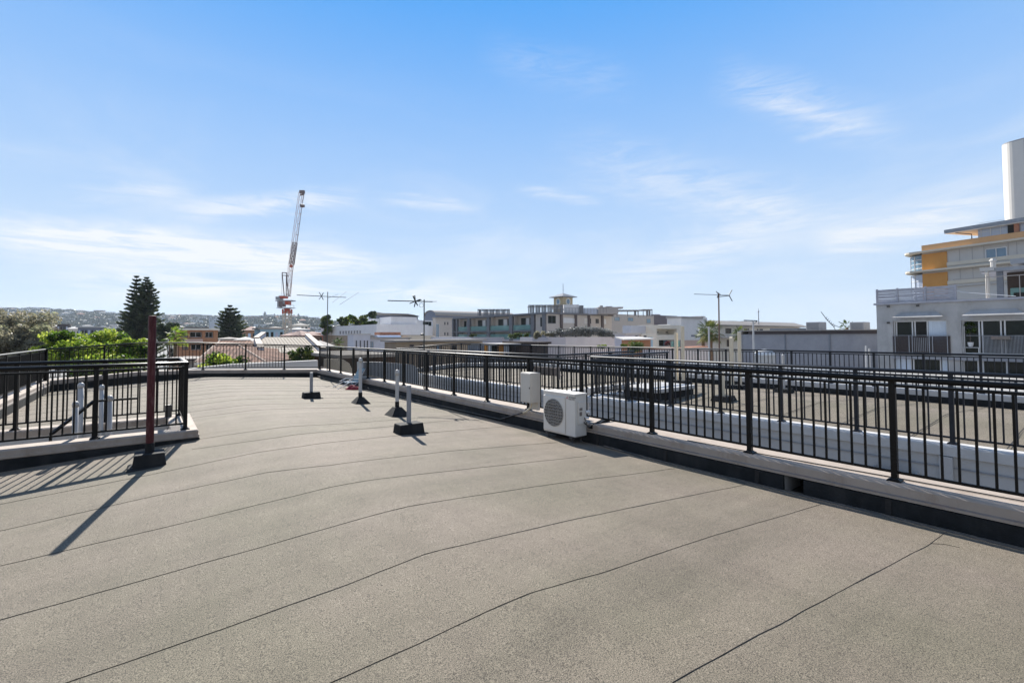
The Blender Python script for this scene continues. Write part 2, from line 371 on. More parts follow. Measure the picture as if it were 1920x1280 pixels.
def seam_mesh(P, w0):
    sm = MB(); L = arc_pts(P); n = int(L[-1]/.07); prev = None
    ph = random.random()*50
    for k in range(n+1):
        p, d = along(P, L, L[-1]*k/n)
        nr = Vector((-d.y, d.x, 0)).normalized(); s = L[-1]*k/n
        p = p+nr*(.006*noise.noise(Vector((s*.6, ph, 0)))+.0035*noise.noise(Vector((s*5, ph, 1))))
        w = w0*max(.05, .58+1.7*noise.noise(Vector((s*1.4, ph, 2)))+.5*noise.noise(Vector((s*7, ph, 3))))
        z = rz(p.x, p.y)
        a = Vector((p.x, p.y, z+.0012))+nr*w*.5; b = Vector((p.x, p.y, z+.0030))-nr*w*.5
        c = Vector((b.x, b.y, z-.002))
        cur = (a, b, c)
        if prev: sm.quad(prev[0], prev[1], b, a); sm.quad(prev[1], prev[2], c, b)
        prev = cur
    return sm
for k, s in enumerate(SEAMS):
    P = [onroof(*q) for q in s]
    P = [Vector((q.x, q.y, 0)) for q in P]
    if k not in (1, 7, 8):
        d = (P[0]-P[1]).normalized(); P.insert(0, P[0]+d*max(0, (P[0].x+2.3)))
    seam_mesh(P, (.0026, .0036, .0064, .0048, .0042, .004, .0038, .0034, .0032)[k]).build('lap_seam', 'seam', rf)
for y in (10.2, 11.1, 12.05, 13., 13.9, 14.85, 15.8, 16.7, 17.65, 18.6):
    j = random.uniform(-.08, .08)
    seam_mesh([Vector((-2.3, y-.05, 0)), Vector((1.6, y+j, 0)), Vector((5.3, y-.3+j, 0))], .003).build('lap_seam', 'seam', rf)
# curved patch seam beside the gutter
P = [onroof(*q) for q in [(1745, 1018), (1775, 1020), (1800, 1026)]]; seam_mesh([Vector((q.x, q.y, 0)) for q in P], .006).build('lap_seam', 'seam', rf)
P = [onroof(*q) for q in [(830, 763), (870, 776), (905, 792)]]; seam_mesh([Vector((q.x, q.y, 0)) for q in P], .008).build('lap_seam', 'seam', rf)
# ------------------------------------------------------------------ parapet kerb around the roof
XR, YF_, XL = 5.506, 19.894, -2.5
PATH = [(XR, -4, 0), (XR, YF_, .03), (1.35, YF_, .21), (-.3, YF_, .222), (XL, YF_, .06), (XL, -4, .03)]
GY0, GY1 = 1.99, 2.185
kerb = thing('parapet_kerb', 'low rendered kerb with pale coping and black membrane upstand around the near roof', 'kerb', (XR, 8, -.3))
cop = MB().sweep(PATH, [(-.168, -.124), (-.168, -.100), (-.156, -.093), (-.152, -.016), (-.136, 0), (.335, -.006), (.345, -.016), (.345, -.124)])
cop.build('coping', 'coping', kerb)
MB().sweep(PATH, [(-.1695, -.101), (-.1575, -.088), (-.1545, -.088), (-.164, -.1015)]).build('drip_line', 'rust_grey', kerb)
core = MB(); ups = MB()
for pth in ([(XR, -4, 0), (XR, GY0, .0)], [(XR, GY1, 0)]+PATH[1:]):
    core.sweep(pth, [(-.138, -.9), (-.138, -.127), (.325, -.127), (.325, -.9)])
    ups.sweep(pth, [(-.215, -.50), (-.185, -.30), (-.176, -.127), (-.140, -.127), (-.140, -.50)])
core.build('core', 'concrete', kerb)
up = ups.build('upstand', 'bitumen', kerb)
j = MB()
for k in range(18):
    y = -1.05+k*1.16
    if GY0-.1 < y < GY1+.1: continue
    j.pts8([(XR-.219, y, -.5), (XR-.139, y, -.5), (XR-.139, y+.045, -.5), (XR-.219, y+.045, -.5), (XR-.180, y, -.128), (XR-.139, y, -.128), (XR-.139, y+.045, -.128), (XR-.180, y+.045, -.128)])
j.build('lap_joint', 'seam', up)
d = MB(); d.box(XR+.28, XR+.322, GY0-.01, GY1+.01, -.5, -.128); d.box(XR-.2, XR+.28, GY0, GY1, -.34, -.315); d.build('scupper', 'interior', kerb)
MB().sweep(PATH, [(.25, -12), (.25, -.9), (.332, -.9), (.332, -12)]).build('outer_wall', 'white_wall', kerb)
# ------------------------------------------------------------------ balustrades
def balustrade(name, label, path, posts, gaps, m='black_paint', H=.97, pw=.05, bw=.018, maxb=100, lo=.098, skip=(), rails=True):
    L = arc_pts(path); p0 = Vector(path[0])
    t = thing(name, label, 'balustrade', p0)
    P = []
    for s in posts:
        p, d = along(path, L, s); nr = Vector((-d.y, d.x, 0)).normalized(); dd = Vector((d.x, d.y, 0)).normalized()
        P.append((s, p))
        b = MB(); c = p+UP*.012
        def ring(z, w): return [p+UP*z+dd*a*w/2+nr*q*w/2 for a, q in ((-1, -1), (1, -1), (1, 1), (-1, 1))]
        b.loft([ring(.012, pw), ring(H-.09, pw), ring(H-.055, pw*1.0), ring(H-.04, pw*1.25)])
        o = b.build('post', m, t)
        f = MB().loft([ring(.0, pw*2.1), ring(.012, pw*2.1), ring(.02, pw*1.5), ring(.03, pw*1.1)]); f.build('base_plate', m, o)
    e = []
    for k in range(14):
        a = 2*pi*k/14; e.append((.034*cos(a), H-.026+.026*(abs(sin(a))**.8)*(1 if sin(a) > 0 else -1)))
    MB().sweep(path, e).build('top_rail', m, t, smooth=True)
    MB().sweep(path, [(-.0125, H-.10), (-.0125, H-.073), (.0125, H-.073), (.0125, H-.10)]).build('mid_rail', m, t)
    MB().sweep(path, [(-.0125, lo-.025), (-.0125, lo), (.0125, lo), (.0125, lo-.025)]).build('bottom_rail', m, t)
    B = []
    for i, ((s0, _), (s1, _)) in enumerate(zip(P, P[1:])):
        if i in skip: continue
        for k in range(1, gaps):
            s = s0+(s1-s0)*k/gaps; p, d = along(path, L, s); B.append((p, d))
    B.sort(key=lambda q: (q[0]-CAM).length)
    rest = MB()
    for i, (p, d) in enumerate(B):
        dd = Vector((d.x, d.y, 0)).normalized(); nr = Vector((-dd.y, dd.x, 0)); w = bw/2
        q = [p+UP*lo+dd*a*w+nr*c*w for a, c in ((-1, -1), (1, -1), (1, 1), (-1, 1))]
        mb = MB() if i < maxb else rest
        mb.pts8(q+[v+UP*(H-.1-lo) for v in q])
        if i < maxb: mb.build('baluster', m, t)
    if rest.v: rest.build('baluster_infill', m, t, kind='stuff')
    return t
SP = 1.3296
pr = [(XR, YF_-16*SP, 0), (XR, YF_, .03)]
balustrade('balustrade', 'long black railing on the pale kerb directly behind the white air conditioner', pr, [SP*k for k in range(17)], 12)
pf = [(XR-.03, YF_, .03), (1.35, YF_, .21), (-.3, YF_, .222), (XL, YF_, .06)]
Lf = arc_pts(pf); balustrade('balustrade', 'black railing closing the far end of the near roof before the cream roof and trees', pf, [SP*k-.03 for k in range(1, 7)], 13)
pl = [(XL, YF_, .06), (XL, 9.2, .045)]
balustrade('balustrade', 'dark railing seen almost end on above the sunlit kerb before the grey olive tree', pl, [0]+[.9+SP*k for k in range(8)], 12)
# ------------------------------------------------------------------ stairwell
SW = [(-2.42, 8.19, .05), (.424, 8.19, .05), (.424, 9.68, .055), (-2.42, 9.68, .055)]
sk = thing('stairwell_kerb', 'rendered kerb around the sunken stairwell in front of the maroon post', 'kerb', (.4, 8.2, -.15))
MB().sweep(SW, [(-.17, -.11), (-.17, -.012), (-.158, 0), (.135, 0), (.15, -.015), (.15, -.065), (.160, -.07), (.160, -.10), (.15, -.11)]).build('coping', 'coping', sk)
MB().sweep(SW, [(.135, -.112), (.165, -.112), (.178, -.45), (.135, -.45)]).build('upstand', 'bitumen', sk)
MB().sweep(SW, [(-.166, -3), (-.166, -.112), (.12, -.112), (.12, -3)]).build('inner_wall', 'coping_pale', sk)
st = MB()
for k in range(9): st.box(.1-.26*(k+1), .1-.26*k+.0, 8.37, 9.5, -2.8, -.9-.18*k)
stw = st.build('stair_flight', 'concrete', kind=None); tag(stw, 'concrete stair flight going down inside the sunken stairwell', 'stairs')
tot = arc_pts(SW)[-1]
balustrade('balustrade', 'black railing wrapped around the stairwell opening behind the maroon post', SW,
           [.06, .95, 1.879, 2.844, 2.844+1.49, 2.844+1.49+.96, 2.844+1.49+1.92, tot-.06], 9)
def px_r(dpx, Z): return dpx*Z/FPX/2
for (x, yt, yb, Y, lab) in ((142, 752, 818, 8.41, 'shorter white capped pipe at the near stairwell wall, farther from the railing post'), (206, 741, 806, 8.41, 'white capped pipe at the near stairwell wall beside the railing post'),
                       (152, 717, 782, 9.47, 'tallest white capped pipe, by the far stairwell wall'), (191, 721, 780, 9.47, 'slim white pipe by the far stairwell wall, half hidden by the railing post')):
    a = onY(x, yt, Y); b = onY(x, yb, Y); r = px_r(8.6 if x < 180 or x > 200 else 7, (a-CAM).dot(HED))
    t = thing('vent_pipe', lab, 'pipe', (a.x, a.y, b.z-.5), 'white capped pipes in the stairwell')
    MB().lathe((a.x, a.y, 0), [(r, b.z-.9), (r, a.z-.05)]).build('pipe', 'pipe_white', t, smooth=True)
    MB().lathe((a.x, a.y, 0), [(r*1.18, a.z-.075), (r*1.2, a.z-.03), (r*.8, a.z-.006), (r*.3, a.z)]).build('cap', 'pipe_white', t, smooth=True)
hr = MB(); a = onY(95, 814, 8.75); b = onY(176, 752, 9.2); hr.bar(a, b, .035); c = onY(232, 778, 9.2); hr.bar(b, Vector((b.x+.5, b.y, b.z)), .03)
for q in (a, b): hr.bar(q, q-UP*1.0, .03)
hr.build('stair_handrail', 'black_paint', label='slanting dark handrail descending inside the stairwell', cat='handrail')
jb = MB(); a = onY(315, 772, 9.62); jb.box(a.x-.04, a.x+.05, a.y-.05, a.y+.05, .05, .25); jb.build('junction_box', 'ac_dark', label='small dark box standing on the far stairwell kerb', cat='electrical box')
# ------------------------------------------------------------------ posts and pipes standing on the roof
def block_base(p, wx, wy, h, parent):
    z = rz(p.x, p.y)-.02; b = MB()
    b.pts8([(p.x-wx/2-.02, p.y-wy/2-.02, z), (p.x+wx/2+.02, p.y-wy/2-.02, z), (p.x+wx/2+.02, p.y+wy/2+.02, z), (p.x-wx/2-.02, p.y+wy/2+.02, z),
            (p.x-wx/2, p.y-wy/2, z+h+.02), (p.x+wx/2, p.y-wy/2, z+h+.02), (p.x+wx/2, p.y+wy/2, z+h+.02), (p.x-wx/2, p.y+wy/2, z+h+.02)])
    b.pts8([(p.x-wx/2-.07, p.y-wy/2-.07, z), (p.x+wx/2+.07, p.y-wy/2-.07, z), (p.x+wx/2+.07, p.y+wy/2+.07, z), (p.x-wx/2-.07, p.y+wy/2+.07, z),
            (p.x-wx/2-.055, p.y-wy/2-.055, z+.026), (p.x+wx/2+.055, p.y-wy/2-.055, z+.026), (p.x+wx/2+.055, p.y+wy/2+.055, z+.026), (p.x-wx/2-.055, p.y+wy/2+.055, z+.026)])
    return b.build('base', 'bitumen', parent, bevel=.012)
def pyr_base(p, w, h, parent):
    z = rz(p.x, p.y)-.01; b = MB()
    def sq(w, z): return [(p.x-w, p.y-w, z), (p.x+w, p.y-w, z), (p.x+w, p.y+w, z), (p.x-w, p.y+w, z)]
    b.loft([sq(w, z), sq(w*.97, z+.012), sq(w*.36, z+h), sq(w*.33, z+h+.01)]); return b.build('base', 'bitumen', parent)
def roofpost(name, label, cat, bx, by, topy, dpx, m, style, group, cap=False, sleeve=.1, bw=(.36, .22, .15)):
    p = onroof(bx, by); Z = (p-CAM).dot(HED); top = at(bx, topy, Z).z; r = px_r(dpx, Z)
    t = thing(name, label, cat, (p.x, p.y, p.z), group)
    h = bw[2]
    MB().lathe((p.x, p.y, 0), [(r, p.z-.02), (r, top)], 20).build('shaft', m, t, smooth=False)
    MB().lathe((p.x, p.y, 0), [(r*1.16, p.z+.02), (r*1.16, p.z+h+sleeve), (r*1.02, p.z+h+sleeve+.004)], 20).build('sleeve', 'bitumen' if not style == 'maroon' else 'pipe_grey', t)
    if cap: MB().lathe((p.x, p.y, 0), [(r*1.13, top-.10), (r*1.15, top-.03), (r*.7, top+.005), (r*.2, top+.012)], 20).build('cap', 'pipe_white', t, smooth=True)
    if style == 'pyr': pyr_base(p, bw[0]/2, h, t)
    else: block_base(p, *bw, t)
    return t
g = 'vent pipes standing on the roof'
roofpost('vent_pipe', 'short grey pipe on a low black block, farthest of the pipes on the roof', 'pipe', 583.5, 746, 698, 5.6, 'pipe_grey', 'block', g, sleeve=.0)
roofpost('vent_pipe', 'white capped pipe with pyramid foot in front of the blue folding chair', 'pipe', 675.5, 756, 671.5, 6.2, 'pipe_white', 'pyr', g, True, bw=(.36, .3, .15))
roofpost('vent_pipe', 'white capped pipe with pyramid foot close behind the grey pipe', 'pipe', 744.5, 779, 694, 6.6, 'pipe_white', 'pyr', g, True, bw=(.40, .3, .17))
roofpost('vent_pipe', 'plain grey pipe on a black rectangular block, nearest of the roof pipes', 'pipe', 766.5, 811, 722, 8.4, 'pipe_grey', 'block', g, sleeve=.0, bw=(.38, .24, .155))
p = onroof(280, 872); Z = (p-CAM).dot(HED); top = at(280, 591.5, Z).z
t = thing('maroon_post', 'tall weathered maroon metal post standing in a black membrane block on the roof', 'post', p)
MB().lathe((p.x, p.y, 0), [(.039, p.z), (.039, top-.004), (.03, top-.002)], 20).build('shaft', 'maroon', t)
MB().lathe((p.x, p.y, 0), [(.046, p.z), (.045, p.z+.255), (.041, p.z+.26)], 20).build('sleeve', 'bitumen', t)
block_base(p, .28, .24, .15, t)
# ------------------------------------------------------------------ air conditioner
f = XF(5.07); ax0, ax1, ay0, ay1, az0, az1 = 5.07, 5.325, 4.99, 5.70, -.165, .475
ac = thing('air_conditioner', 'white outdoor air conditioner unit with round fan grille beside the kerb', 'air conditioner', (5.2, 5.35, -.23))
body = MB().box(ax0, ax1, ay0, ay1, az0, az1); body.build('casing', 'ac_white', ac, bevel=.012)
b = MB(); b.box(ax0-.006, ax1+.006, ay0-.006, ay1+.006, az1-.02, az1+.008); b.build('top_panel', 'ac_white', ac, bevel=.005)
fy, fz, fr = 5.44, .155, .215
b = MB(); b.box(ax0-.016, ax0-.002, fy-fr-.035, fy+fr+.03, fz-fr-.075, fz+fr+.04); fan = b.build('fan_panel', 'ac_white', ac, bevel=.01)
n = 36
b = MB(); b.loft([[(ax0-.019, fy+fr*cos(2*pi*k/n), fz+fr*sin(2*pi*k/n)) for k in range(n)], [(ax0-.0175, fy+fr*.97*cos(2*pi*k/n), fz+fr*.97*sin(2*pi*k/n)) for k in range(n)]]); b.build('fan_opening', 'fan_dark', fan)
b = MB()
for q in [fr*.98, fr*.80, fr*.62, fr*.44, fr*.26]:
    ring = [(ax0-.026, fy+q*cos(2*pi*k/n), fz+q*sin(2*pi*k/n)) for k in range(n+1)]; b.tube(ring, .0036, 5)
for k in range(-4, 5):
    zz = fz+k*fr/4.6; w = sqrt(max(0, fr*fr-(zz-fz)**2)); b.tube([(ax0-.030, fy-w, zz), (ax0-.030, fy+w, zz)], .005, 5)
for k in (-1, 0, 1):
    yy = fy+k*fr/2; w = sqrt(fr*fr-(yy-fy)**2); b.tube([(ax0-.028, yy, fz-w), (ax0-.028, yy, fz+w)], .003, 5)
b.build('grille', 'ac_grille', fan)
b = MB()
for k in range(5):
    a = 2*pi*k/5+.3; q = []
    for s, w in ((.035, .3), (.19, .42)):
        q.append([(ax0-.018-.004*e, fy+s*cos(a+e*w), fz+s*sin(a+e*w)) for e in (-1, 1)])
    b.quad(q[0][0], q[0][1], q[1][1], q[1][0])
b.lathe((0, 0, 0), [(0.001, 0)], 3) if False else None
b.build('fan_blade', 'rust_grey', fan)
for yy in (5.06, 5.60):
    b = MB(); b.box(ax0-.03, ax1-.005, yy-.025, yy+.025, az0-.028, az0-.002); b.lathe((ax0+.02, yy, 0), [(.03, -.262), (.03, -.245), (.012, -.24), (.012, az0-.02)], 10); b.lathe((ax1-.06, yy, 0), [(.03, -.275), (.03, -.25), (.012, -.245), (.012, az0-.02)], 10)
    b.build('foot', 'ac_dark', ac)
# side service cover, valves
b = MB(); b.box(5.13, 5.30, 4.972, 4.989, .02, .36); b.build('service_cover', 'ac_white', ac, bevel=.006)
b = MB(); b.box(5.15, 5.21, 4.9685, 4.972, .23, .27); b.box(5.15, 5.20, 4.9685, 4.972, .15, .21); b.build('rating_plate', 'rust_grey', ac)
b = MB(); b.tube([(5.28, 4.97, .20), (5.33, 4.93, .20)], .022, 10); b.tube([(5.26, 4.97, .12), (5.31, 4.93, .11)], .016, 10); b.build('valve', 'skylight', ac)
b = MB(); b.tube([(5.24, 4.97, .05), (5.30, 4.93, -.02), (5.42, 4.92, .01), (5.6, 4.93, .05), (5.9, 4.93, .05)], .012, 6); b.tube([(5.25, 4.97, .12), (5.28, 4.92, -.03), (5.4, 4.9, .03)], .006, 6); b.build('refrigerant_pipe', 'ac_dark', ac)
def text_obj(s, size, origin, tdir, m, parent, name='lettering', ext=.0008):
    cu = bpy.data.curves.new('txt', 'FONT'); cu.body = s; cu.size = size; cu.extrude = ext; cu.resolution_u = 2
    o = bpy.data.objects.new('txt', cu); COL.objects.link(o)
    me = bpy.data.meshes.new_from_object(o.evaluated_get(bpy.context.evaluated_depsgraph_get()))
    b = MB(); n = tdir.cross(UP)
    b.v = [Vector(origin)+tdir*v.co.x+UP*v.co.y+n*v.co.z for v in me.vertices]; b.f = [tuple(p.vertices) for p in me.polygons]
    bpy.data.objects.remove(o); r = b.build(name, m, parent); return r
lg = MB(); cy, cz = 5.150, .415
for a in (90, 210, 330):
    c = Vector((0, -cos(radians(a))*.016, sin(radians(a))*.016)); ax = c.normalized(); pp = Vector((0, ax.z, -ax.y))
    o0 = Vector((ax0-.002, cy, cz)); lg.quad(o0, o0+ax*.014+pp*.008, o0+ax*.028, o0+ax*.014-pp*.008)
lg.build('emblem', 'logo_red', ac)
text_obj('MITSUBISHI', .030, (ax0-.002, 5.118, .418), Vector((0, -1, 0)), 'logo_dark', ac)
text_obj('ELECTRIC', .030, (ax0-.002, 5.118, .390), Vector((0, -1, 0)), 'logo_dark', ac)
# pipe cover leading through the railing
b = MB(); b.bar((5.33, 4.93, -.03), (5.75, 4.93, .02), .07, .05); b.build('pipe_cover', 'black_paint', label='short black pipe cover running from the air conditioner over the kerb', cat='pipe cover')
# ------------------------------------------------------------------ electrical box on the railing
t = thing('electrical_box', 'plain cream metal box fixed to the railing beside the air conditioner', 'electrical box', (5.36, 6.35, .2))
MB().box(5.24, 5.455, 6.21, 6.50, .195, .715).build('cabinet', 'box_cream', t, bevel=.006)
b = MB(); b.box(5.2325, 5.239, 6.225, 6.485, .21, .70); door = b.build('door', 'box_cream', t, bevel=.003)
b = MB(); b.box(5.228, 5.2325, 6.235, 6.255, .44, .47); b.build('lock', 'ac_dark', door)
b = MB(); b.box(5.42, 5.47, 6.24, 6.47, .05, .195); b.build('bracket', 'box_cream', t)
b = MB(); b.tube([(5.36, 6.33, .195), (5.36, 6.36, .10), (5.30, 6.42, .02), (5.24, 6.44, .005)], .018, 8); b.build('conduit', 'cream_post', t)
t = thing('hanging_tray', 'rusty grey angled metal tray hung by wires behind the cream box', 'tray', (5.75, 6.2, .6))
b = MB(); b.box(5.60, 5.64, 5.95, 6.55, .66, .80); b.box(5.64, 5.80, 5.95, 6.55, .66, .675); b.box(5.60, 5.66, 5.92, 5.95, .60, .81); b.build('tray', 'rust_grey', t)
b = MB(); b.tube([(5.52, 6.05, .95), (5.60, 6.05, .80)], .003, 4); b.tube([(5.52, 6.50, .95), (5.60, 6.5, .80)], .003, 4); b.build('wire', 'alu', t)
# cables lying along the kerb
def cable(pts, r, label, m='ac_dark', name='cable'):
    b = MB(); P = []; 
    for a, c in zip(pts, pts[1:]):
        for k in range(8): q = k/8; P.append(Vector(a)*(1-q)+Vector(c)*q+Vector((.012*noise.noise(Vector((a[1]*3+k*.7, 1, 0))), 0, 0)))
    P.append(Vector(pts[-1])); b.tube(P, r, 6); b.build(name, m, label=label, cat='cable')
cable([(5.25, 19.2, -.2), (5.28, 14, -.22), (5.26, 10.5, -.225), (5.30, 7.2, -.22), (5.34, 6.5, .0)], .010, 'thin black cable lying along the foot of the kerb')
cable([(5.26, 4.6, -.245), (5.22, 3.2, -.262), (5.25, 1.6, -.262), (5.23, -1, -.262)], .011, 'black cable lying in the gutter nearest the viewer')
cable([(5.50, 3.4, .012), (5.53, 2.4, .012), (5.60, 1.2, .012), (5.63, .2, .012)], .006, 'thin dark wire lying on the sunlit coping under the railing')
# ------------------------------------------------------------------ folding chair
p = onroof(660, 725); cx, cy, cz = 5.0, p.y*5.0/p.x, rz(5.0, p.y)
t = thing('folding_chair', 'low folding beach chair with blue fabric leaning by the kerb behind a white pipe', 'chair', (cx, cy, cz))
b = MB()
for s in (-.25, .25):
    b.tube([(cx-.55, cy+s, cz+.02), (cx-.15, cy+s, cz+.22), (cx+.1, cy+s, cz+.2), (cx+.32, cy+s, cz+.6)], .011, 6)
    b.tube([(cx-.3, cy+s, cz+.21), (cx-.1, cy+s, cz+.3), (cx+.15, cy+s, cz+.28)], .014, 6); b.tube([(cx-.15, cy+s, cz+.22), (cx+.1, cy+s, cz+.01)], .011, 6); b.tube([(cx+.1, cy+s, cz+.2), (cx-.2, cy+s, cz+.01)], .011, 6)
b.build('frame', 'alu', t)
b = MB(); b.pts8([(cx+.08, cy-.25, cz+.2), (cx+.11, cy-.25, cz+.19), (cx+.11, cy+.25, cz+.19), (cx+.08, cy+.25, cz+.2), (cx+.30, cy-.25, cz+.62), (cx+.33, cy-.25, cz+.61), (cx+.33, cy+.25, cz+.61), (cx+.30, cy+.25, cz+.62)]); b.build('backrest', 'blue_fabric', t)
b = MB(); b.box(cx-.2, cx+.1, cy-.24, cy+.24, cz+.17, cz+.20); b.build('seat', 'blue_fabric', t)
b = MB()
for i in range(3):
    rr = [.2, .16, .1][i]; zz = [.012, .05, .11][i]
    pass
n = 18; rings = []
for zz, rr in ((0, .20), (.02, .21), (.05, .17), (.10, .11), (.14, .05)):
    rings.append([(cx-.12+rr*1.1*cos(2*pi*k/n)*(1+.25*noise.noise(Vector((k*.9, zz*9, 2)))), cy-.42+rr*sin(2*pi*k/n)*(1+.3*noise.noise(Vector((k*.8, zz*8, 5)))), cz+.004+zz) for k in range(n)])
MB().loft(rings).build('towel', 'red_fabric', smooth=True, label='crumpled red cloth lying on the roof by the folding chair', cat='towel')
# ------------------------------------------------------------------ neighbouring flat roof across the gap
N0, N1, NY, NZ = 8.45, 16.05, 19.0, -.095
def z2(x): d = x-11.6; return -.13-.045*(sqrt(d*d+.09)-.3)-(.02*d if d > 0 else 0)
r2 = MB(); xs2 = [8.6+i*.25 for i in range(30) if 8.6+i*.25 < 15.85]+[15.85]; ys2 = [-6+i*.4 for i in range(63) if -6+i*.4 < 18.85]+[18.85]
V0, V1, VX = 7.87, 8.78, 11.5
xs2 = sorted(xs2+[VX]); ys2 = sorted(ys2+[V0, V1]); n2 = len(ys2)
for x in xs2:
    for y in ys2: r2.v.append(Vector((x, y, z2(x)+.01*noise.noise(Vector((x, y, 0))))))
for i in range(len(xs2)-1):
    for k in range(n2-1):
        if xs2[i] < VX-.01 and V0-.01 < (ys2[k]+ys2[k+1])/2 < V1+.01: continue
        r2.f.append((i*n2+k, (i+1)*n2+k, (i+1)*n2+k+1, i*n2+k+1))
r2o = r2.build('flat_roof', 'felt', smooth=True, kind='structure')
for k in range(20):
    y = -3+k*1.02; sm = MB(); pv = None
    for i in range(40):
        x = 8.7+i*.18; yy = y-.05*x/3+.02*noise.noise(Vector((x, y, 4))); w = .010*(.5+noise.noise(Vector((x*2, y, 6)))+.3); w = max(.003, w)
        if x < VX and V0-.1 < yy < V1+.1: pv = None; continue
        cur = ((x, yy-w, z2(x)+.013), (x, yy+w, z2(x)+.016))
        if pv: sm.quad(pv[0], cur[0], cur[1], pv[1])
        pv = cur
    if sm.v: sm.build('lap_seam', 'seam', r2o)
nk = thing('parapet_kerb', 'white painted wall and kerb edging the neighbouring flat roof across the gap', 'kerb', (N0, 5, -.5))
ze = NZ+.06
P2 = [(N0, -6, NZ), (N0, 7.73, NZ), (11.6, 7.73, NZ+.03), (11.6, 8.92, NZ+.03), (N0, 8.92, NZ), (N0, NY, NZ-.02), (11.6, NY, .07), (N1, NY, NZ), (N1, -6, NZ)]
# path runs with the roof on its right hand
MB().sweep(P2, [(-.15, -.14), (-.15, -.02), (-.14, 0), (.14, .0), (.15, -.02), (.15, -.14)]).build('coping', 'coping_pale', nk)
MB().sweep([(N0, -6, NZ), (N0, 7.73, NZ)], [(-.11, -12), (-.11, -.141), (.11, -.141), (.11, -12)]).build('outer_wall', 'white_wall', nk)
MB().sweep([(N0, 8.92, NZ), (N0, NY, NZ), (N1, NY, NZ), (N1, -6, NZ)], [(-.11, -12), (-.11, -.141), (.11, -.141), (.11, -12)]).build('outer_wall', 'white_wall', nk)
MB().sweep(P2[1:5], [(-.11, -3), (-.11, -.141), (.11, -.141), (.11, -3)]).build('void_wall', 'white_wall', nk)
MB().sweep(P2[4:], [(.11, -.6), (.11, -.142), (.162, -.142), (.19, -.6)]).build('upstand', 'bitumen', nk)
b = MB(); b.box(N0-.128, N0-.112, -6, 7.8, NZ-.30, NZ-.285); b.box(N0-.128, N0-.112, 8.9, NY, NZ-.30, NZ-.285); b.build('wall_joint', 'pipe_grey', nk)
b = MB(); b.box(8.6, 11.4, 7.88, 8.77, -3, -2.5); b.build('void_floor', 'concrete', nk)
# rainwater box on the wall
q0, q1 = onX(1636, 860, N0-.2), onX(1720, 880, N0-.2)
t = thing('rainwater_box', 'white open rainwater box fixed to the white wall across the gap', 'rainwater box', (N0-.2, q0.y, -1))
y1, y0 = q0.y, q1.y; zt, zb = -.52, -.95
b = MB(); b.box(N0-.34, N0-.32, y0, y1, zb, zt); b.box(N0-.32, N0-.112, y0, y0+.02, zb, zt); b.box(N0-.32, N0-.112, y1-.02, y1, zb, zt); b.box(N0-.32, N0-.112, y0+.02, y1-.02, zb, zb+.02); b.build('box', 'white_wall', t)
b = MB(); b.lathe((N0-.2, (y0+y1)/2, 0), [(.05, -3), (.05, zb)], 12); b.build('downpipe', 'white_wall', t)
b = MB(); b.box(N0-.17, N0-.112, y0-.35, y0-.22, -3, NZ-.15); b.build('downpipe', 'white_wall', label='square white downpipe on the wall beside the rainwater box', cat='downpipe')
# railings of the neighbouring roof
G = 'grey_rail'
Pn = [(11.6, 7.73, NZ+.03), (N0, 7.73, NZ), (N0, -3, NZ)]
Ln = arc_pts(Pn); s0 = Ln[1]
balustrade('balustrade', 'nearest dark grey railing of the neighbouring roof, above the white wall and rainwater box', Pn,
           [.05, 1.08, 2.12]+[s0]+[s0+7.73-y for y in (6.655, 5.592, 4.53, 3.466, 2.403, 1.34, .277, -.79, -1.85)], 9, G, .965, maxb=70)
Pm = [(N0, NY, NZ-.02), (N0, 8.92, NZ), (11.6, 8.92, NZ+.03)]; Lm = arc_pts(Pm); s0 = Lm[1]
balustrade('balustrade', 'dark grey railing along the near edge of the neighbouring roof beyond its stair void', Pm, [0]+[s0*k/9 for k in range(1, 10)]+[s0+1.05, s0+2.1, s0+3.1], 9, G, .965, maxb=60)
Pe = [(N0, NY, NZ-.02), (11.6, NY, .07), (N1, NY, NZ)]; Le = arc_pts(Pe)
balustrade('balustrade', 'dark grey railing across the far end of the neighbouring roof before the coloured doors', Pe, [Le[-1]*k/7 for k in range(1, 8)], 9, G, .965, maxb=60)
Pq = [(N1, NY, NZ), (N1, -3, NZ)]; Lq = arc_pts(Pq)
balustrade('balustrade', 'dark grey railing along the far side of the neighbouring roof before the grey wall', Pq, [1.063*k for k in range(21)], 9, G, .965, maxb=90)
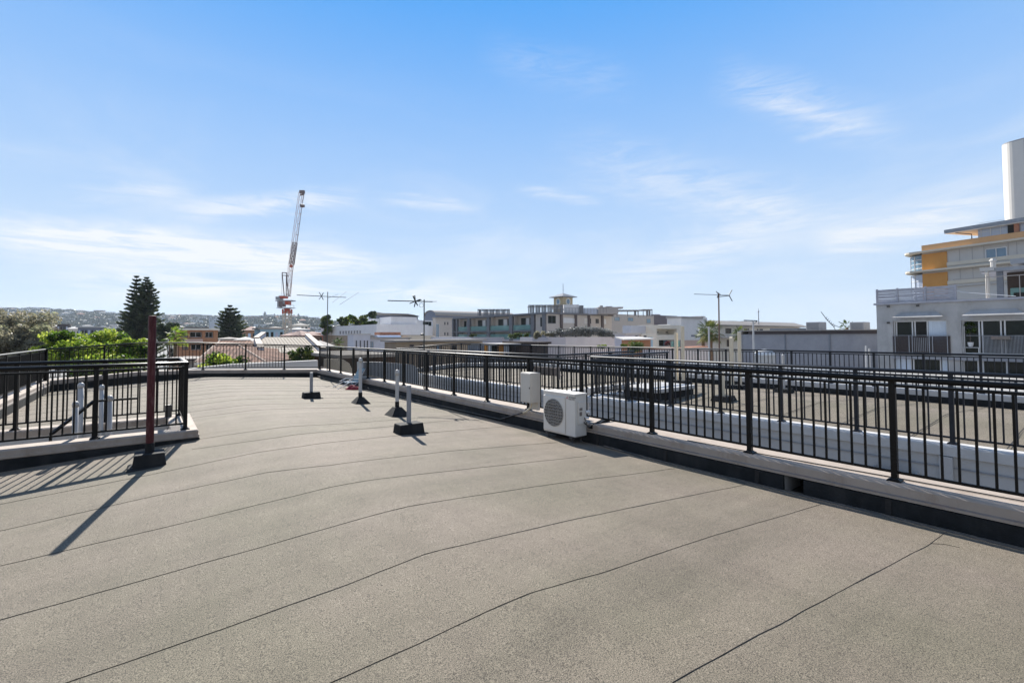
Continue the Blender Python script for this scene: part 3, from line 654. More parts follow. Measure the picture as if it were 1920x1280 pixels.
# things standing on the neighbouring roof
def r2pt(x, y):
    z = -.2
    for _ in range(30): p = onz(x, y, z); z = .5*z+.5*z2(p.x)
    return p
def shaft(name, label, cat, bx, by, topy, dpx, m, group=None, square=True, base=True, flatcap=False):
    p = r2pt(bx, by); Z = (p-CAM).dot(HED); top = at(bx, topy, Z).z; w = dpx*Z/FPX/2*(.72 if square else 1)
    t = thing(name, label, cat, p, group)
    if square: MB().box(p.x-w, p.x+w, p.y-w, p.y+w, p.z, top).build('shaft', m, t, bevel=.006)
    else: MB().lathe((p.x, p.y, 0), [(w, p.z), (w, top-.02), (w*.6, top)], 12).build('shaft', m, t)
    if flatcap: MB().pts8([(p.x-w, p.y-w, top), (p.x+w, p.y-w, top), (p.x+w, p.y+w, top), (p.x-w, p.y+w, top), (p.x-w*.3, p.y-w*.9, top+w*1.2), (p.x+w*.3, p.y-w*.9, top+w*1.2), (p.x+w*.3, p.y+w*.9, top+w*1.2), (p.x-w*.3, p.y+w*.9, top+w*1.2)]).build('cap', m, t)
    if base:
        b = MB(); h = .12
        b.pts8([(p.x-.24, p.y-.2, p.z), (p.x+.24, p.y-.2, p.z), (p.x+.24, p.y+.2, p.z), (p.x-.24, p.y+.2, p.z), (p.x-.2, p.y-.16, p.z+h), (p.x+.2, p.y-.16, p.z+h), (p.x+.2, p.y+.16, p.z+h), (p.x-.2, p.y+.16, p.z+h)]); b.build('base', 'bitumen', t)
    return t
g = 'cream posts on the neighbouring roof'
shaft('vent_post', 'shorter cream square post of the pair nearest the orange brick hut', 'post', 1269, 719, 624, 7, 'cream_post', g)
shaft('vent_post', 'taller cream square post of the pair nearest the orange brick hut', 'post', 1281.5, 720, 611.5, 6.5, 'cream_post', g)
shaft('vent_post', 'cream square post with pointed cap before the small palm', 'post', 1373, 729, 634, 7.5, 'cream_post', g, flatcap=True)
shaft('vent_post', 'cream square post at the near end of the long grey wall', 'post', 1388, 729, 623, 6.5, 'cream_post', g)
shaft('vent_post', 'short cream square post on a dark block, standing forward of the others', 'post', 1357, 751, 699, 5.5, 'cream_post', g)
shaft('vent_pipe', 'white round pipe on the neighbouring roof before the skylight dome', 'pipe', 1470, 736, 664, 4.5, 'pipe_white', None, False)
p = r2pt(1236, 742); b = MB(); b.box(p.x-.75, p.x+.75, p.y-.5, p.y+.5, p.z, p.z+.17); t = b.build('hatch', 'bitumen', None); b = MB(); b.box(p.x-.8, p.x+.8, p.y-.55, p.y+.55, p.z+.172, p.z+.27); b.build('lid', 'coping_pale', t, bevel=.02)
tag(t, 'low roof hatch with a pale lid on the neighbouring roof behind the railing', 'roof hatch')
# white parapet and brick wall at the far end of the gap
a = onY(719, 680, 15); c = onY(770, 683, 15); e = onY(784, 690, 15)
t = thing('parapet_wall', 'white rendered wall with a rounded end closing the gap between the two roofs', 'wall', (a.x, 15, -3))
prof = [(a.x-.8, -12), (a.x-.8, a.z+.06), (a.x, a.z+.02), (c.x, c.z)]+[(c.x+(e.x-c.x)*sin(q), c.z-.35+.35*cos(q)) for q in (.3, .7, 1.1, 1.5)]+[(e.x, -12)]
b = MB(); b.loft([[(x, 15, z) for x, z in prof], [(x, 15.25, z) for x, z in prof]]); b.build('wall', 'white_wall', t)
a = onY(622, 672, 23); e = onY(663, 677, 23); b = MB()
prof = [(a.x-.3, -12), (a.x-.3, a.z), (e.x-.5, e.z+.1), (e.x-.2, e.z-.1), (e.x, e.z-.5), (e.x, -12)]
b.loft([[(x, 23, z) for x, z in prof], [(x, 23.3, z) for x, z in prof]]); b.build('boundary_wall', 'cream_panel', label='cream rendered wall with rounded end seen behind the far railing bars', cat='wall')
b = MB(); b.loft([[(.2, y, GZ_), (.2, y, .02), (1.6, y, .20), (2.6, y, .27), (5.9, y, .31), (5.9, y, GZ_)] for y, GZ_ in ((21.6, -12), (21.85, -12))])
b.build('boundary_wall', 'white_wall', label='white boundary wall just outside the far railing below the cream roofed house', cat='wall')
# brick block between them
def uvbox(b, x0, x1, y0, y1, z0, z1):
    for q in ([(x0, y0, z0), (x1, y0, z0), (x1, y0, z1), (x0, y0, z1)], [(x0, y1, z0), (x0, y0, z0), (x0, y0, z1), (x0, y1, z1)], [(x1, y0, z0), (x1, y1, z0), (x1, y1, z1), (x1, y0, z1)], [(x1, y1, z0), (x0, y1, z0), (x0, y1, z1), (x1, y1, z1)]):
        b.quad(*q); h = (Vector(q[1])-Vector(q[0])).length; b.uv += [(0, z0), (h, z0), (h, z1), (0, z1)]
    b.quad((x0, y0, z1), (x1, y0, z1), (x1, y1, z1), (x0, y1, z1)); b.uv += [(0, 0), (x1-x0, 0), (x1-x0, y1-y0), (0, y1-y0)]
a = onY(640, 655, 26); e = onY(742, 655, 26); b = MB(); b.uv = []
uvbox(b, a.x, e.x, 26, 34, -12, .15); t = b.build('brick_building', 'brickwork'); tag(t, 'low brown brick building with a flat roof behind the railing, before the tan building', 'building')
b = MB(); b.box(a.x-.15, e.x+.15, 25.9, 34.1, .151, .33); b.build('roof', 'roof_pale', t)
# lower roofs behind the neighbouring roof
lr = thing('low_building', 'low flat building with a bluish roof between the neighbouring roof and the grey wall', 'building', (26, 10, -12))
MB().box(17.2, 38.9, -4, 27, -12, -1.1).build('wall', 'lavender', lr)
b = MB(); b.box(17.4, 38.7, -3.8, 26.8, -1.098, -1.05); b.build('roof', 'roof_grey', lr)
b = MB(); b.box(17.2, 17.45, -4, 27, -1.099, -.55); b.box(17.45, 38.9, 26.75, 27, -1.099, -.7); b.box(30, 30.2, -3.5, 26.7, -1.047, -.75); b.box(24, 24.2, 3, 26.7, -1.047, -.62); b.build('parapet', 'roof_white', lr)
b = MB()
for k in range(26): b.box(26+.42*k, 26.25+.42*k, 2, 9, -1.047, -.93)
b.build('roof_rib', 'roof_white', lr)
def dome(label, x0, x1, ytop, ybot, Z, m='skylight'):
    a = at(x0, ybot, Z); c = at(x1, ybot, Z); mid = (a+c)/2; r = (c-a).length/2; h = (ybot-ytop)*Z/FPX
    t = thing('skylight_dome', label, 'skylight', (mid.x, mid.y, -1.05))
    MB().lathe((mid.x, mid.y, 0), [(r*.97, -1.05), (r*.97, mid.z-h*.3)], 24).build('curb', 'roof_white', t)
    MB().lathe((mid.x, mid.y, mid.z-h*.3), [(r*cos(q), h*1.3*sin(q)) for q in [i*pi/2/7 for i in range(7)]]+[(.02, h*1.3)], 24).build('dome', m, t, smooth=True)
dome('pale translucent skylight dome on the low roof before the long grey wall', 1414, 1452, 654.5, 663, 27)
for (x, y0, y1, lab) in ((1623.5, 648, 690, 'thin white pipe before the corner of the grey concrete building, the taller one'), (1630, 653, 690, 'white pipe before the corner of the grey concrete building, the shorter one'), (1412, 600, 690, 'slim white pole rising in front of the long grey wall'), (1329, 612, 672, 'pale slim pole in front of the larger palm')):
    Z = 29 if x > 1600 else 27; a = at(x, y0, Z); b = MB(); b.lathe((a.x, a.y, 0), [(.05 if x > 1500 else .065, -1.05), (.05, a.z)], 8); o = b.build('pole' if x < 1500 else 'vent_pipe', 'pipe_white', label=lab, cat='pole' if x < 1500 else 'pipe')
    if 1410 < x < 1415:
        c = at(1395, 600.5, Z); e = at(1420, 601.5, Z); k = MB(); k.bar(c, e, .06); k.bar(at(1420, 601.5, Z), at(1412, 608, Z), .03); k.build('crossarm', 'antenna', o)
# ------------------------------------------------------------------ television aerials
def aerial(name, label, base, top, boomL, boomR, elems, m='antenna', r=.018, extra=None):
    """base/top: world points of the mast; boomL/boomR world points; elems: list of (pos along boom 0..1, half length, dir vector)"""
    t = thing(name, label, 'aerial', base)
    MB().tube([base, top], [r, r*.85], 8).build('mast', m, t)
    b = MB(); b.bar(boomL, boomR, .022); b.build('boom', 'antenna', t)
    for q, h, dv in elems:
        c = boomL+(boomR-boomL)*q; d = Vector(dv).normalized(); MB().tube([c-d*h, c+d*h], .006, 5).build('element', 'antenna', t)
    if extra: extra(t)
    return t
x = XR+.08; top = onX(614.5, 549, x); Z = (top-CAM).dot(HED)
bt = Vector((x, top.y, -.02)); bl, br = at(556.5, 553, Z), at(649, 557.5, Z+.4)
dv = HED*.55+RGT*.75+UP*.42
els = [(.04+.045*k, .075, RGT*.1+HED+UP*.25) for k in range(11)]
def ex(t):
    c = at(603, 555, Z)
    for s in (1, -1):
        for w in (-.12, .12): MB().bar(c, c+UP*(.14*s)+RGT*(-.05 if w < 0 else .02)+HED*w, .03, .01).build('reflector', 'antenna', t)
    for (xx, yy, x2, y2) in ((623.5, 567, 649.5, 546.5), (637, 571, 672.5, 548)):
        MB().tube([at(xx, yy, Z-.9), at(x2, y2, Z+.9)], .007, 5).build('element', 'antenna', t)
    MB().tube([at(614, 559, Z), at(634, 551.5, Z+.4)], .005, 5).build('element', 'antenna', t)
aerial('television_aerial', 'long thin television aerial with swept rear elements, nearest the crane', bt, top+UP*.04, bl, br, els, extra=ex)
top = onX(795.3, 563.5, x); Z = (top-CAM).dot(HED); bt = Vector((x, top.y, -.02)); bl, br = at(727, 563.5, Z), at(811, 565.5, Z)
els = [(.03+.05*k, .06, RGT*.1+HED+UP*.2) for k in range(10)]+[(.97, .22, HED+UP*.1+RGT*.6)]
def ex(t):
    c = at(779, 565, Z)
    for (xx, yy) in ((774, 554), (777.5, 553.5), (783, 572.5), (777, 575), (790, 562)): MB().bar(c, at(xx, yy, Z-.1), .022).build('reflector', 'antenna', t)
    b = MB(); b.tube([at(790+4*cos(q), 572+4*sin(q), Z) for q in [i*.5 for i in range(13)]], .005, 5); b.build('cable_loop', 'antenna', t)
    MB().bar(at(768, 569, Z), at(788, 561, Z), .02).build('element', 'antenna', t)
aerial('television_aerial', 'television aerial with cluttered reflectors and a coiled cable on a mast at the railing', bt, top+UP*.03, bl, br, els, extra=ex)
p = r2pt(1349.5, 712); Z = (p-CAM).dot(HED); top = at(1347.5, 549, Z); bl, br = at(1301.5, 551.3, Z), at(1368, 553.5, Z)
els = [(.05+.05*k, .05, HED+UP*.1) for k in range(11)]
def ex(t):
    c = at(1367, 553.5, Z)
    for (xx, yy) in ((1372.5, 543.5), (1373, 564.5)): MB().bar(c, at(xx, yy, Z), .03).build('reflector', 'antenna', t)
    for (xx, yy) in ((1343, 546), (1345, 558.5), (1351, 552)): MB().bar(at(1347, 551.5, Z), at(xx, yy, Z), .03).build('element', 'antenna', t)
    MB().tube([at(1349, 556, Z), at(1368, 554, Z)], .02, 6).build('strut', 'antenna', t)
aerial('television_aerial', 'television aerial with a forked tail on a tall rusty mast, on the neighbouring roof', p, top, bl, br, els, m='antenna_rust', r=.035, extra=ex)
# ------------------------------------------------------------------ buildings
GZ = -12.
def solid(f, par, x0, y0, x1, y1, depth, m, name='wall', zb=None, d=0):
    a0, a1, z0, z1 = f.rect(x0, y0, x1, y1); b = MB(); f.box(b, a0, a1, z0 if zb is None else zb, z1, d-depth, d); return b.build(name, m, par)
def base_at(f, x, y): a, z = f.P(x, y); p = f.W(a, GZ); return (p.x, p.y, GZ)
def fplane(x, y, Z, ang=None):
    """facade through the point seen at x,y at depth Z; grid aligned: 'X' faces the viewer's side along the railing, 'Y' across it"""
    p = at(x, y, Z); return p
# ---- central apartment block
XA, YA = 59.19, 65.45
fl, fr_ = XF(XA), YF(YA)
def slbl(a): return a
apt = thing('apartment_block', 'long beige apartment block with grey fins and glass balconies beneath a small clock tower', 'apartment building', (XA+8, YA+10, GZ))
aL = fl.P(849, 600)[0]; aC = -YA; aR = fr_.P(1147, 600)[0]
zr = fl.P(1024, 585.2)[1]; zmid = fl.P(1022, 618)[1]; zpod = fl.P(1022, 633)[1]-.2
b = MB(); fl.box(b, aL, aC-3.2, GZ, zr-.35, -16, -1.2); fl.box(b, aC-3.2, aC, GZ, zr-.35, -16, -.0); b.build('wall', 'beige', apt)
b = MB(); fr_.box(b, XA+.01, aR, GZ, zr-.352, -3.1, .01); b.build('end_wall', 'beige', apt)
b = MB(); fl.box(b, aL-.3, aC+.4, zr-.34, zr, -17, .4); b.build('roof_slab', 'apt_grey', apt)
b = MB(); fr_.box(b, XA+.5, aR+.2, zr-.34, zr-.002, -14, .35); b.build('roof_slab', 'apt_brown', apt)
b = MB(); fl.box(b, aL, aC-3.2, zmid-.3, zmid, -1.2, .1); b.build('floor_slab', 'apt_grey', apt)
b = MB(); fl.box(b, aL, aC-3.2, zpod-1.2, zpod-.1, -1.2, .1); b.build('base_slab', 'podium', apt)
cols = [(848, 851), (856, 858.5), (877.5, 882), (914, 919), (956, 962), (996.5, 1002.5), (1018, 1024)]
for x0, x1 in cols:
    a0, a1 = fl.P(x0, 600)[0], fl.P(x1, 600)[0]
    b = MB(); fl.box(b, a0, a1, zpod-1, zr-.35, -1.2, .25); b.build('column', 'apt_grey', apt)
bays = [(851, 856), (858.5, 877.5), (882, 914), (919, 956), (962, 996.5), (1002.5, 1013)]
for i, (x0, x1) in enumerate(bays):
    a0, a1 = fl.P(x0, 600)[0], fl.P(x1, 600)[0]; w = a1-a0
    for zlo, zhi in ((zmid, zr-.35), (zpod-.1, zmid-.3)):
        up_ = zlo > zpod+.5
        if w > 2:
            g = MB(); fl.box(g, a0+.03, a1-.03, zlo+.02, zlo+1.05, -.08, -.04); g.build('balcony_glass', 'glass_teal', apt)
            q = MB(); fl.box(q, a0, a0+.25, zlo, zhi, -1.2, -.3); q.build('party_wall', 'beige' if up_ else 'beige_grey', apt)
            for (u0, u1, gl) in ((.20, .46, 'glass'), (.46, .66, 'frame_white'), (.68, .97, 'glass')):
                window(fl, apt, (a0+w*u0, a0+w*u1, zlo+.05, zhi-.45), gl, 'apt_grey', 0, d=-1.2, fw=.07)
        else: window(fl, apt, (a0+w*.2, a0+w*.8, zlo+.8, zhi-.6), 'glass', 'apt_grey', 0, d=-1.2)
window(fl, apt, (fl.P(1013.2, 600)[0], fl.P(1017.6, 600)[0], zmid+.6, zr-.9), 'glass', 'apt_grey', 0, d=0)
for x0, x1 in ((1049.7, 1053.5), (1077, 1080.5), (1101.5, 1105), (1127, 1130.5)):
    a0, a1 = fr_.P(x0, 600)[0], fr_.P(x1, 600)[0]; b = MB(); fr_.box(b, a0, a1, zpod-1, zr-.345, .012, .28); b.build('column', 'apt_brown', apt)
zb = fr_.P(1090, 616.5)[1]; zb2 = fr_.P(1090, 618.5)[1]
b = MB(); fr_.box(b, XA+2.2, aR-1.5, zb2, zb, .012, .14); b.build('floor_band', 'apt_brown', apt)
for (x0, y0, x1, y1, gl, m_) in ((1027, 591.5, 1042, 606.5, 'glass', 1), (1056, 596, 1074, 605.5, 'frame_white', 2), (1074.5, 597, 1077, 606, 'frame_white', 0), (1096, 597, 1101, 606.5, 'curtain_warm', 0), (1106, 597, 1108, 607, 'glass', 0), (1116.5, 597.5, 1122.5, 606.5, 'glass', 1), (1131, 598, 1136, 607.5, 'frame_white', 0),
        (1029, 620, 1043, 632, 'glass', 1), (1057, 619.5, 1076, 631, 'glass', 2), (1082, 620, 1101, 631, 'interior_brown', 1), (1130.5, 621, 1136, 631, 'frame_white', 0)):
    window(fr_, apt, fr_.rect(x0, y0, x1, y1), gl, 'apt_grey' if gl in ('glass', 'interior_brown') else 'frame_white', m_, d=.012, fw=.08)
# rooftop pergolas
def pergola(par, x0, x1, y0, y1, Z, dep=6, n=22, m='apt_grey', fill=.95, name='pergola'):
    p = at(x0, y1, Z); q = at(x1, y1, Z*1.0); zt = at((x0+x1)/2, y0, Z).z; zb = at((x0+x1)/2, y1, Z).z-.3
    f = Fac((p.x, p.y), (q.x-p.x, q.y-p.y), (-(q-p).y*-1*0-HED.x, -HED.y)); f.n = Vector((f.t.y, -f.t.x, 0)); W = (Vector((q.x, q.y))-Vector((p.x, p.y))).length
    b = MB()
    for k in range(n+1):
        if k % 4 == 0: f.box(b, W*k/n-.06, W*k/n+.06, zb, zt, -.08, .08)
        elif random.random() < fill: f.box(b, W*(k-.5)/n, W*(k+.35)/n, zb+.1, zt-.15, -.05, -.02)
    f.box(b, -.1, W+.1, zt-.18, zt, -.12, .12); f.box(b, -.1, W+.1, zt-.16, zt-.01, -dep, -dep+.2)
    for k in range(9): f.box(b, W*k/8-.06, W*k/8+.06, zt-.14, zt+.05, -dep+.2, -.12)
    f.box(b, 0, .1, zb, zt-.18, -dep, -dep+.15); f.box(b, W-.1, W, zb, zt-.18, -dep, -dep+.15)
    return b.build(name, m, par)
pergola(apt, 992, 1055, 571.5, 584.5, 92, m='apt_grey'); pergola(apt, 896, 955, 579.5, 590, 112, m='apt_grey')
b = MB(); q = Fac((at(1057, 580, 94).x, at(1057, 580, 94).y), (RGT.x, RGT.y), (-HED.x, -HED.y)); W_ = (1086-1057)*94/FPX
q.box(b, 0, W_, zr-.1, at(1060, 571, 94).z, -5, 0); b.build('stair_house', 'white_build', apt)
b = MB(); q.box(b, W_+.02, W_+3.8, zr-.1, at(1100, 578, 94).z, -5, -.5); b.build('glazed_lounge', 'glass_pale', apt)
b = MB(); q.box(b, W_+3.85, W_+7.9, zr-.1, at(1120, 575.5, 94).z, -5, 0); q.box(b, W_+4.4, W_+5.0, at(1120, 575.5, 94).z, at(1120, 572, 94).z, -2, -1); q.box(b, W_+5.6, W_+6.9, at(1120, 575.5, 94).z, at(1120, 573.6, 94).z, -3, -1); q.box(b, W_+7.92, W_+9, at(1140, 578, 94).z, at(1140, 575, 94).z, -2, -.5); b.build('plant_room', 'beige_grey', apt)
b = MB()
for k in range(14): q.box(b, .3+k*.62, .36+k*.62, zr, zr+1.0, 1.0, 1.05)
q.box(b, 0, 9, zr+1.0, zr+1.06, 1.0, 1.06); b.build('roof_railing', 'apt_grey', apt)
b = MB(); q.box(b, 3.1, 3.9, zr, zr+1.6, .2, .6); b.build('vent_box', 'apt_grey', apt)
# ---- clock tower on the roof
Zt = 98; pc = at(1059.5, 565, Zt); tw = 2.85
tow = thing('clock_tower', 'small cream tower with a hipped roof, oval windows and a flagpole above the apartments', 'tower', (pc.x, pc.y, zr))
cx, cy = pc.x+tw*.5, pc.y+tw*.5; cx, cy = pc.x+1.0, pc.y+1.6
z0, ze_, za = at(1059, 573, Zt).z-.4, at(1059, 556, Zt).z, at(1059, 548, Zt).z
MB().box(cx-tw/2, cx+tw/2, cy-tw/2, cy+tw/2, z0-2, ze_-.05).build('wall', 'ochre', tow)
ee = tw/2+.7; b = MB(); b.pts8([(cx-ee, cy-ee, ze_-.06), (cx+ee, cy-ee, ze_-.06), (cx+ee, cy+ee, ze_-.06), (cx-ee, cy+ee, ze_-.06), (cx-ee, cy-ee, ze_+.06), (cx+ee, cy-ee, ze_+.06), (cx+ee, cy+ee, ze_+.06), (cx-ee, cy+ee, ze_+.06)])
for k in range(4):
    s = [(-ee, -ee), (ee, -ee), (ee, ee), (-ee, ee)]; p, q_ = s[k], s[(k+1) % 4]; b.quad((cx+p[0], cy+p[1], ze_+.061), (cx+q_[0], cy+q_[1], ze_+.061), (cx, cy, za))
b.build('roof', 'roof_grey', tow)
b = MB(); e2 = tw/2+.28; b.box(cx-e2, cx+e2, cy-e2, cy+e2, z0-.2, z0+.15); b.build('cornice', 'white_warm', tow)
for nx, ny_ in ((-1, 0), (0, -1)):
    c = Vector((cx+nx*(tw/2), cy+ny_*(tw/2), (z0+ze_)/2+.15)); t_ = Vector((-ny_, nx, 0)); n_ = Vector((nx, ny_, 0))
    def oval(r, d): return [c+n_*d+t_*(r*.8*cos(2*pi*k/18))+UP*(r*sin(2*pi*k/18)) for k in range(18)]
    MB().loft([oval(.85, .01), oval(.85, .10), oval(.68, .12)]).build('window_surround', 'white_warm', tow); MB().loft([oval(.55, .05), oval(.55, .14)]).build('window', 'glass_blue', tow)
b = MB(); b.tube([(cx, cy, za-.1), (cx, cy, at(1059, 530, Zt).z)], .05, 6); fp_ = b.build('flagpole', 'apt_grey', tow)
b = MB(); zf = at(1059, 532, Zt).z; b.loft([[(cx, cy, zf), (cx+.02, cy, zf), (cx+.02, cy, zf-.25), (cx, cy, zf-.25)], [(cx+.16, cy+.1, zf-.6), (cx+.18, cy+.1, zf-.62), (cx+.2, cy+.1, zf-1.3), (cx+.18, cy+.1, zf-1.3)]]); b.build('flag', 'roof_blue', fp_)
# ---- podium wall in front
pod = thing('podium_wall', 'long plain mauve-grey podium wall curving under the grey-green hedge', 'wall', (XA-5, YA-8, GZ))
pts = [at(900, 632, 96), at(977, 632, 84), at(1000, 632, 79), at(1028, 632, 76), at(1060, 632, 75), at(1095, 632, 76.5), at(1130, 632.5, 79), at(1166, 633, 84), at(1185, 633, 92)]
zt = at(1028, 632, 76).z
MB().sweep([(p.x, p.y, 0) for p in pts[1:]], [(-.2, GZ), (-.2, zt), (.2, zt), (.2, GZ)]).build('wall', 'podium', pod)
b = MB(); b.sweep([(p.x, p.y, 0) for p in pts[1:]], [(.205, zt-1.7), (.205, zt-1.62), (.215, zt-1.62), (.215, zt-1.7)]); b.build('groove', 'beige_grey', pod)
# planter wall under balconies
pw = MB(); za_ = at(900, 632, 100).z
for (x0, x1, yt) in ((874, 943, 632), (943, 977, 636)):
    p, q_ = at(x0, yt, 104), at(x1, yt, 92); f = Fac((p.x, p.y), (q_.x-p.x, q_.y-p.y), (0, 0)) if False else None
    d_ = Vector((q_.x-p.x, q_.y-p.y, 0)); n_ = Vector((d_.y, -d_.x, 0)).normalized()*.3
    pw.pts8([Vector((p.x, p.y, GZ))+n_, Vector((q_.x, q_.y, GZ))+n_, Vector((q_.x, q_.y, GZ))-n_, Vector((p.x, p.y, GZ))-n_]+[Vector((p.x, p.y, p.z))+n_, Vector((q_.x, q_.y, p.z))+n_, Vector((q_.x, q_.y, p.z))-n_, Vector((p.x, p.y, p.z))-n_])
pw.build('terrace_wall', 'podium', label='pale terrace wall below the glass balconies of the apartment block', cat='wall')
b = MB(); pq = [at(x, 636, 60) for x in (690, 820, 960, 975)]
f = YF(at(830, 640, 62).y)
# ---- tan building with coloured doors, beyond the far railing
ft = YF(at(850, 645, 36).y)
tan = thing('tan_building', 'low tan rendered building with coloured doors and a pale flat roof behind the far railing', 'building', base_at(ft, 850, 645))
solid(ft, tan, 742, 640.5, 905, 690, 2, 'sandstone', zb=GZ)
a0, a1, z0, z1 = ft.rect(737, 636.5, 908, 640.3); b = MB(); ft.box(b, a0, a1, z0+.03, z1, -2.3, .4); b.build('roof', 'roof_pale', tan)
for (x0, x1, m_) in ((768, 776, 'glass'), (788, 796, 'glass'), (818, 824, 'glass_blue'), (846, 856, 'interior'), (901, 904, 'interior')):
    window(ft, tan, ft.rect(x0, 646, x1, 661), m_, 'apt_brown', 0, d=.0)
fu = YF(at(960, 650, 34).y)
du = thing('shop_row', 'glazed doors and orange timber panels under a thin white canopy behind the far railing', 'building', base_at(fu, 960, 645))
solid(fu, du, 906, 646, 1027, 690, 2, 'roof_grey', zb=GZ)
a0, a1, z0, z1 = fu.rect(909, 643.5, 988, 645.6); b = MB(); fu.box(b, a0, a1, z0, z1, -1.8, 1.2); b.build('canopy', 'roof_white', du)
for (x0, x1, m_) in ((908, 913, 'orange_panel'), (915, 920, 'curtain'), (922, 931, 'glass'), (932, 943, 'orange_panel'), (944, 953, 'curtain'), (955, 964, 'interior'), (967, 979, 'orange_panel'), (981, 989, 'glass_blue'), (992, 1008, 'glass')):
    a0, a1, z0, z1 = fu.rect(x0, 646, x1, 668); b = MB(); fu.box(b, a0, a1, z0, z1, .002, .06); b.build('door', m_, du)
fs = YF(at(1060, 650, 33.2).y)
t = thing('garage_bay', 'dark recessed bay under a brown soffit beside the glazed doors', 'building', base_at(fs, 1018, 650)); solid(fs, t, 1008, 644.6, 1028, 690, 4, 'interior_brown', zb=GZ)
b = MB(); a0, a1, z0, z1 = fs.rect(1008, 640.5, 1028.6, 644.5); fs.box(b, a0, a1, z0, z1, -4, .3); b.build('soffit', 'interior_brown', t)
# ---- barrel vaulted building
def arch_block(name, label, f, x0, x1, ytop, yspr, ybase, depth, mw, mr, n=12, par=None, roofover=.15):
    a0, a1, zs, zt = f.rect(x0, ytop, x1, yspr)
    t = thing(name, label, 'building', base_at(f, (x0+x1)/2, yspr))
    b = MB(); f.box(b, a0, a1, GZ, zs, -depth, 0); b.build('wall', mw, t)
    def arc(e, d): return [f.W((a0+a1)/2-((a1-a0)/2+e)*cos(pi*k/n), zs+.003+(zt-zs+e)*sin(pi*k/n), d) for k in range(n+1)]
    MB().loft([arc(-.03, .0), arc(-.03, -depth)]).build('gable', mw, t)
    MB().loft([arc(0, .25)+list(reversed(arc(roofover, .25))), arc(0, -depth-.2)+list(reversed(arc(roofover, -depth-.2)))]).build('roof', mr, t, smooth=False)
    return t
fb = XF(at(807, 590, 124).x)
t = arch_block('vaulted_building', 'grey building with a rounded vaulted roof behind the beige apartment block', fb, 796.5, 818, 582.5, 592, 620, 26, 'roof_blue', 'roof_pale')
b = MB(); a0, a1, z0, z1 = fb.rect(800, 602.5, 816, 612); fb.box(b, a0-.1, a1, z0, z1, .002, .05); w = b.build('window', 'apt_grey', t)
b = MB(); 
for k in range(3): fb.box(b, a0+.2+k*(a1-a0)/3, a0-.1+(k+1)*(a1-a0)/3, z0+.15, z1-.15, .052, .07)
b.build('pane', 'glass_pale', w)
fc = YF(at(745, 600, 112).y)
a0, a1, zs, zt = fc.rect(702, 587.5, 785.5, 598)
t = thing('white_hall', 'big white walled hall with a low curved metal roof and a dark blue clerestory band', 'building', base_at(fc, 745, 600))
b = MB(); fc.box(b, a0, a1, GZ, zs, -4, 0); b.build('wall', 'white_build', t)
b = MB(); fc.box(b, a0+.1, a1-.1, zs+.002, zs+1.0, -4, -.4); b.build('clerestory', 'roof_blue', t)
W_ = a1-a0
pr_ = [(a0-.2, zs+.9), (a0+.4, zs+1.55), (a0+2, zt), (a1-3, zt), (a1-1.1, zt-.25), (a1-.2, zt-.7), (a1+.1, zs+.85)]
MB().loft([[fc.W(a, z, .2) for a, z in pr_], [fc.W(a, z, -4.5) for a, z in pr_]]).build('roof', 'roof_pale', t)
# white stepped block
fe = YF(at(790, 615, 98).y)
t = thing('white_annex', 'white stepped block with one wide window beside the big white hall', 'building', base_at(fe, 790, 615))
solid(fe, t, 767, 603, 788, 640, 2.5, 'white_build', zb=GZ); solid(fe, t, 788.02, 611.5, 817, 640, 2.5, 'white_build', zb=GZ, d=-.3); solid(fe, t, 788.02, 600, 817, 611.4, 2.5, 'white_build', name='upper_wall', d=-1.5)
window(fe, t, fe.rect(799, 602.5, 815, 610.5), 'glass', 'apt_grey', 2, d=-1.5)
# colonnade building
fd = XF(at(655, 620, 92).x)
t = thing('colonnade_building', 'long white building with a row of square openings below a planted roof terrace', 'building', base_at(fd, 655, 620))
a0, aE, z0, z1 = fd.rect(606, 608, 706, 628.5); z1 = fd.P(655, 610.5)[1]; zb_ = fd.P(655, 628.5)[1]
holes = []
for k in range(8):
    x0 = 636+k*5.3; h = fd.rect(x0, 616.5-k*.15, x0+3.2, 627); holes.append((h[0], h[1], zb_+.25, z1-1.0))
b = MB(); fd.wall(b, a0, aE, zb_, z1, holes, .22, 10); b.build('wall', 'white_build', t)
for h in holes: b = MB(); fd.box(b, h[0]+.02, h[1]-.02, h[2]+.02, h[3]-.02, -.21, -.17); b.build('opening', 'apt_grey', t)
b = MB(); fd.box(b, a0, aE, GZ, zb_-.004, -9, .05); b.build('lower_wall', 'sandstone', t)
a, c, z0, z1_ = fd.rect(606, 613, 621, 628); b = MB(); fd.box(b, a, c, zb_, z1-.1, .003, .5); b.build('stair_tower', 'white_build', t)
p0, p1 = fd.rect(682, 600, 703, 612)[:2]; b = MB(); fd.box(b, p0, p1, z1-.05, z1+1.4, -8, -3); b.build('upper_wall', 'white_build', t); zroofD = z1
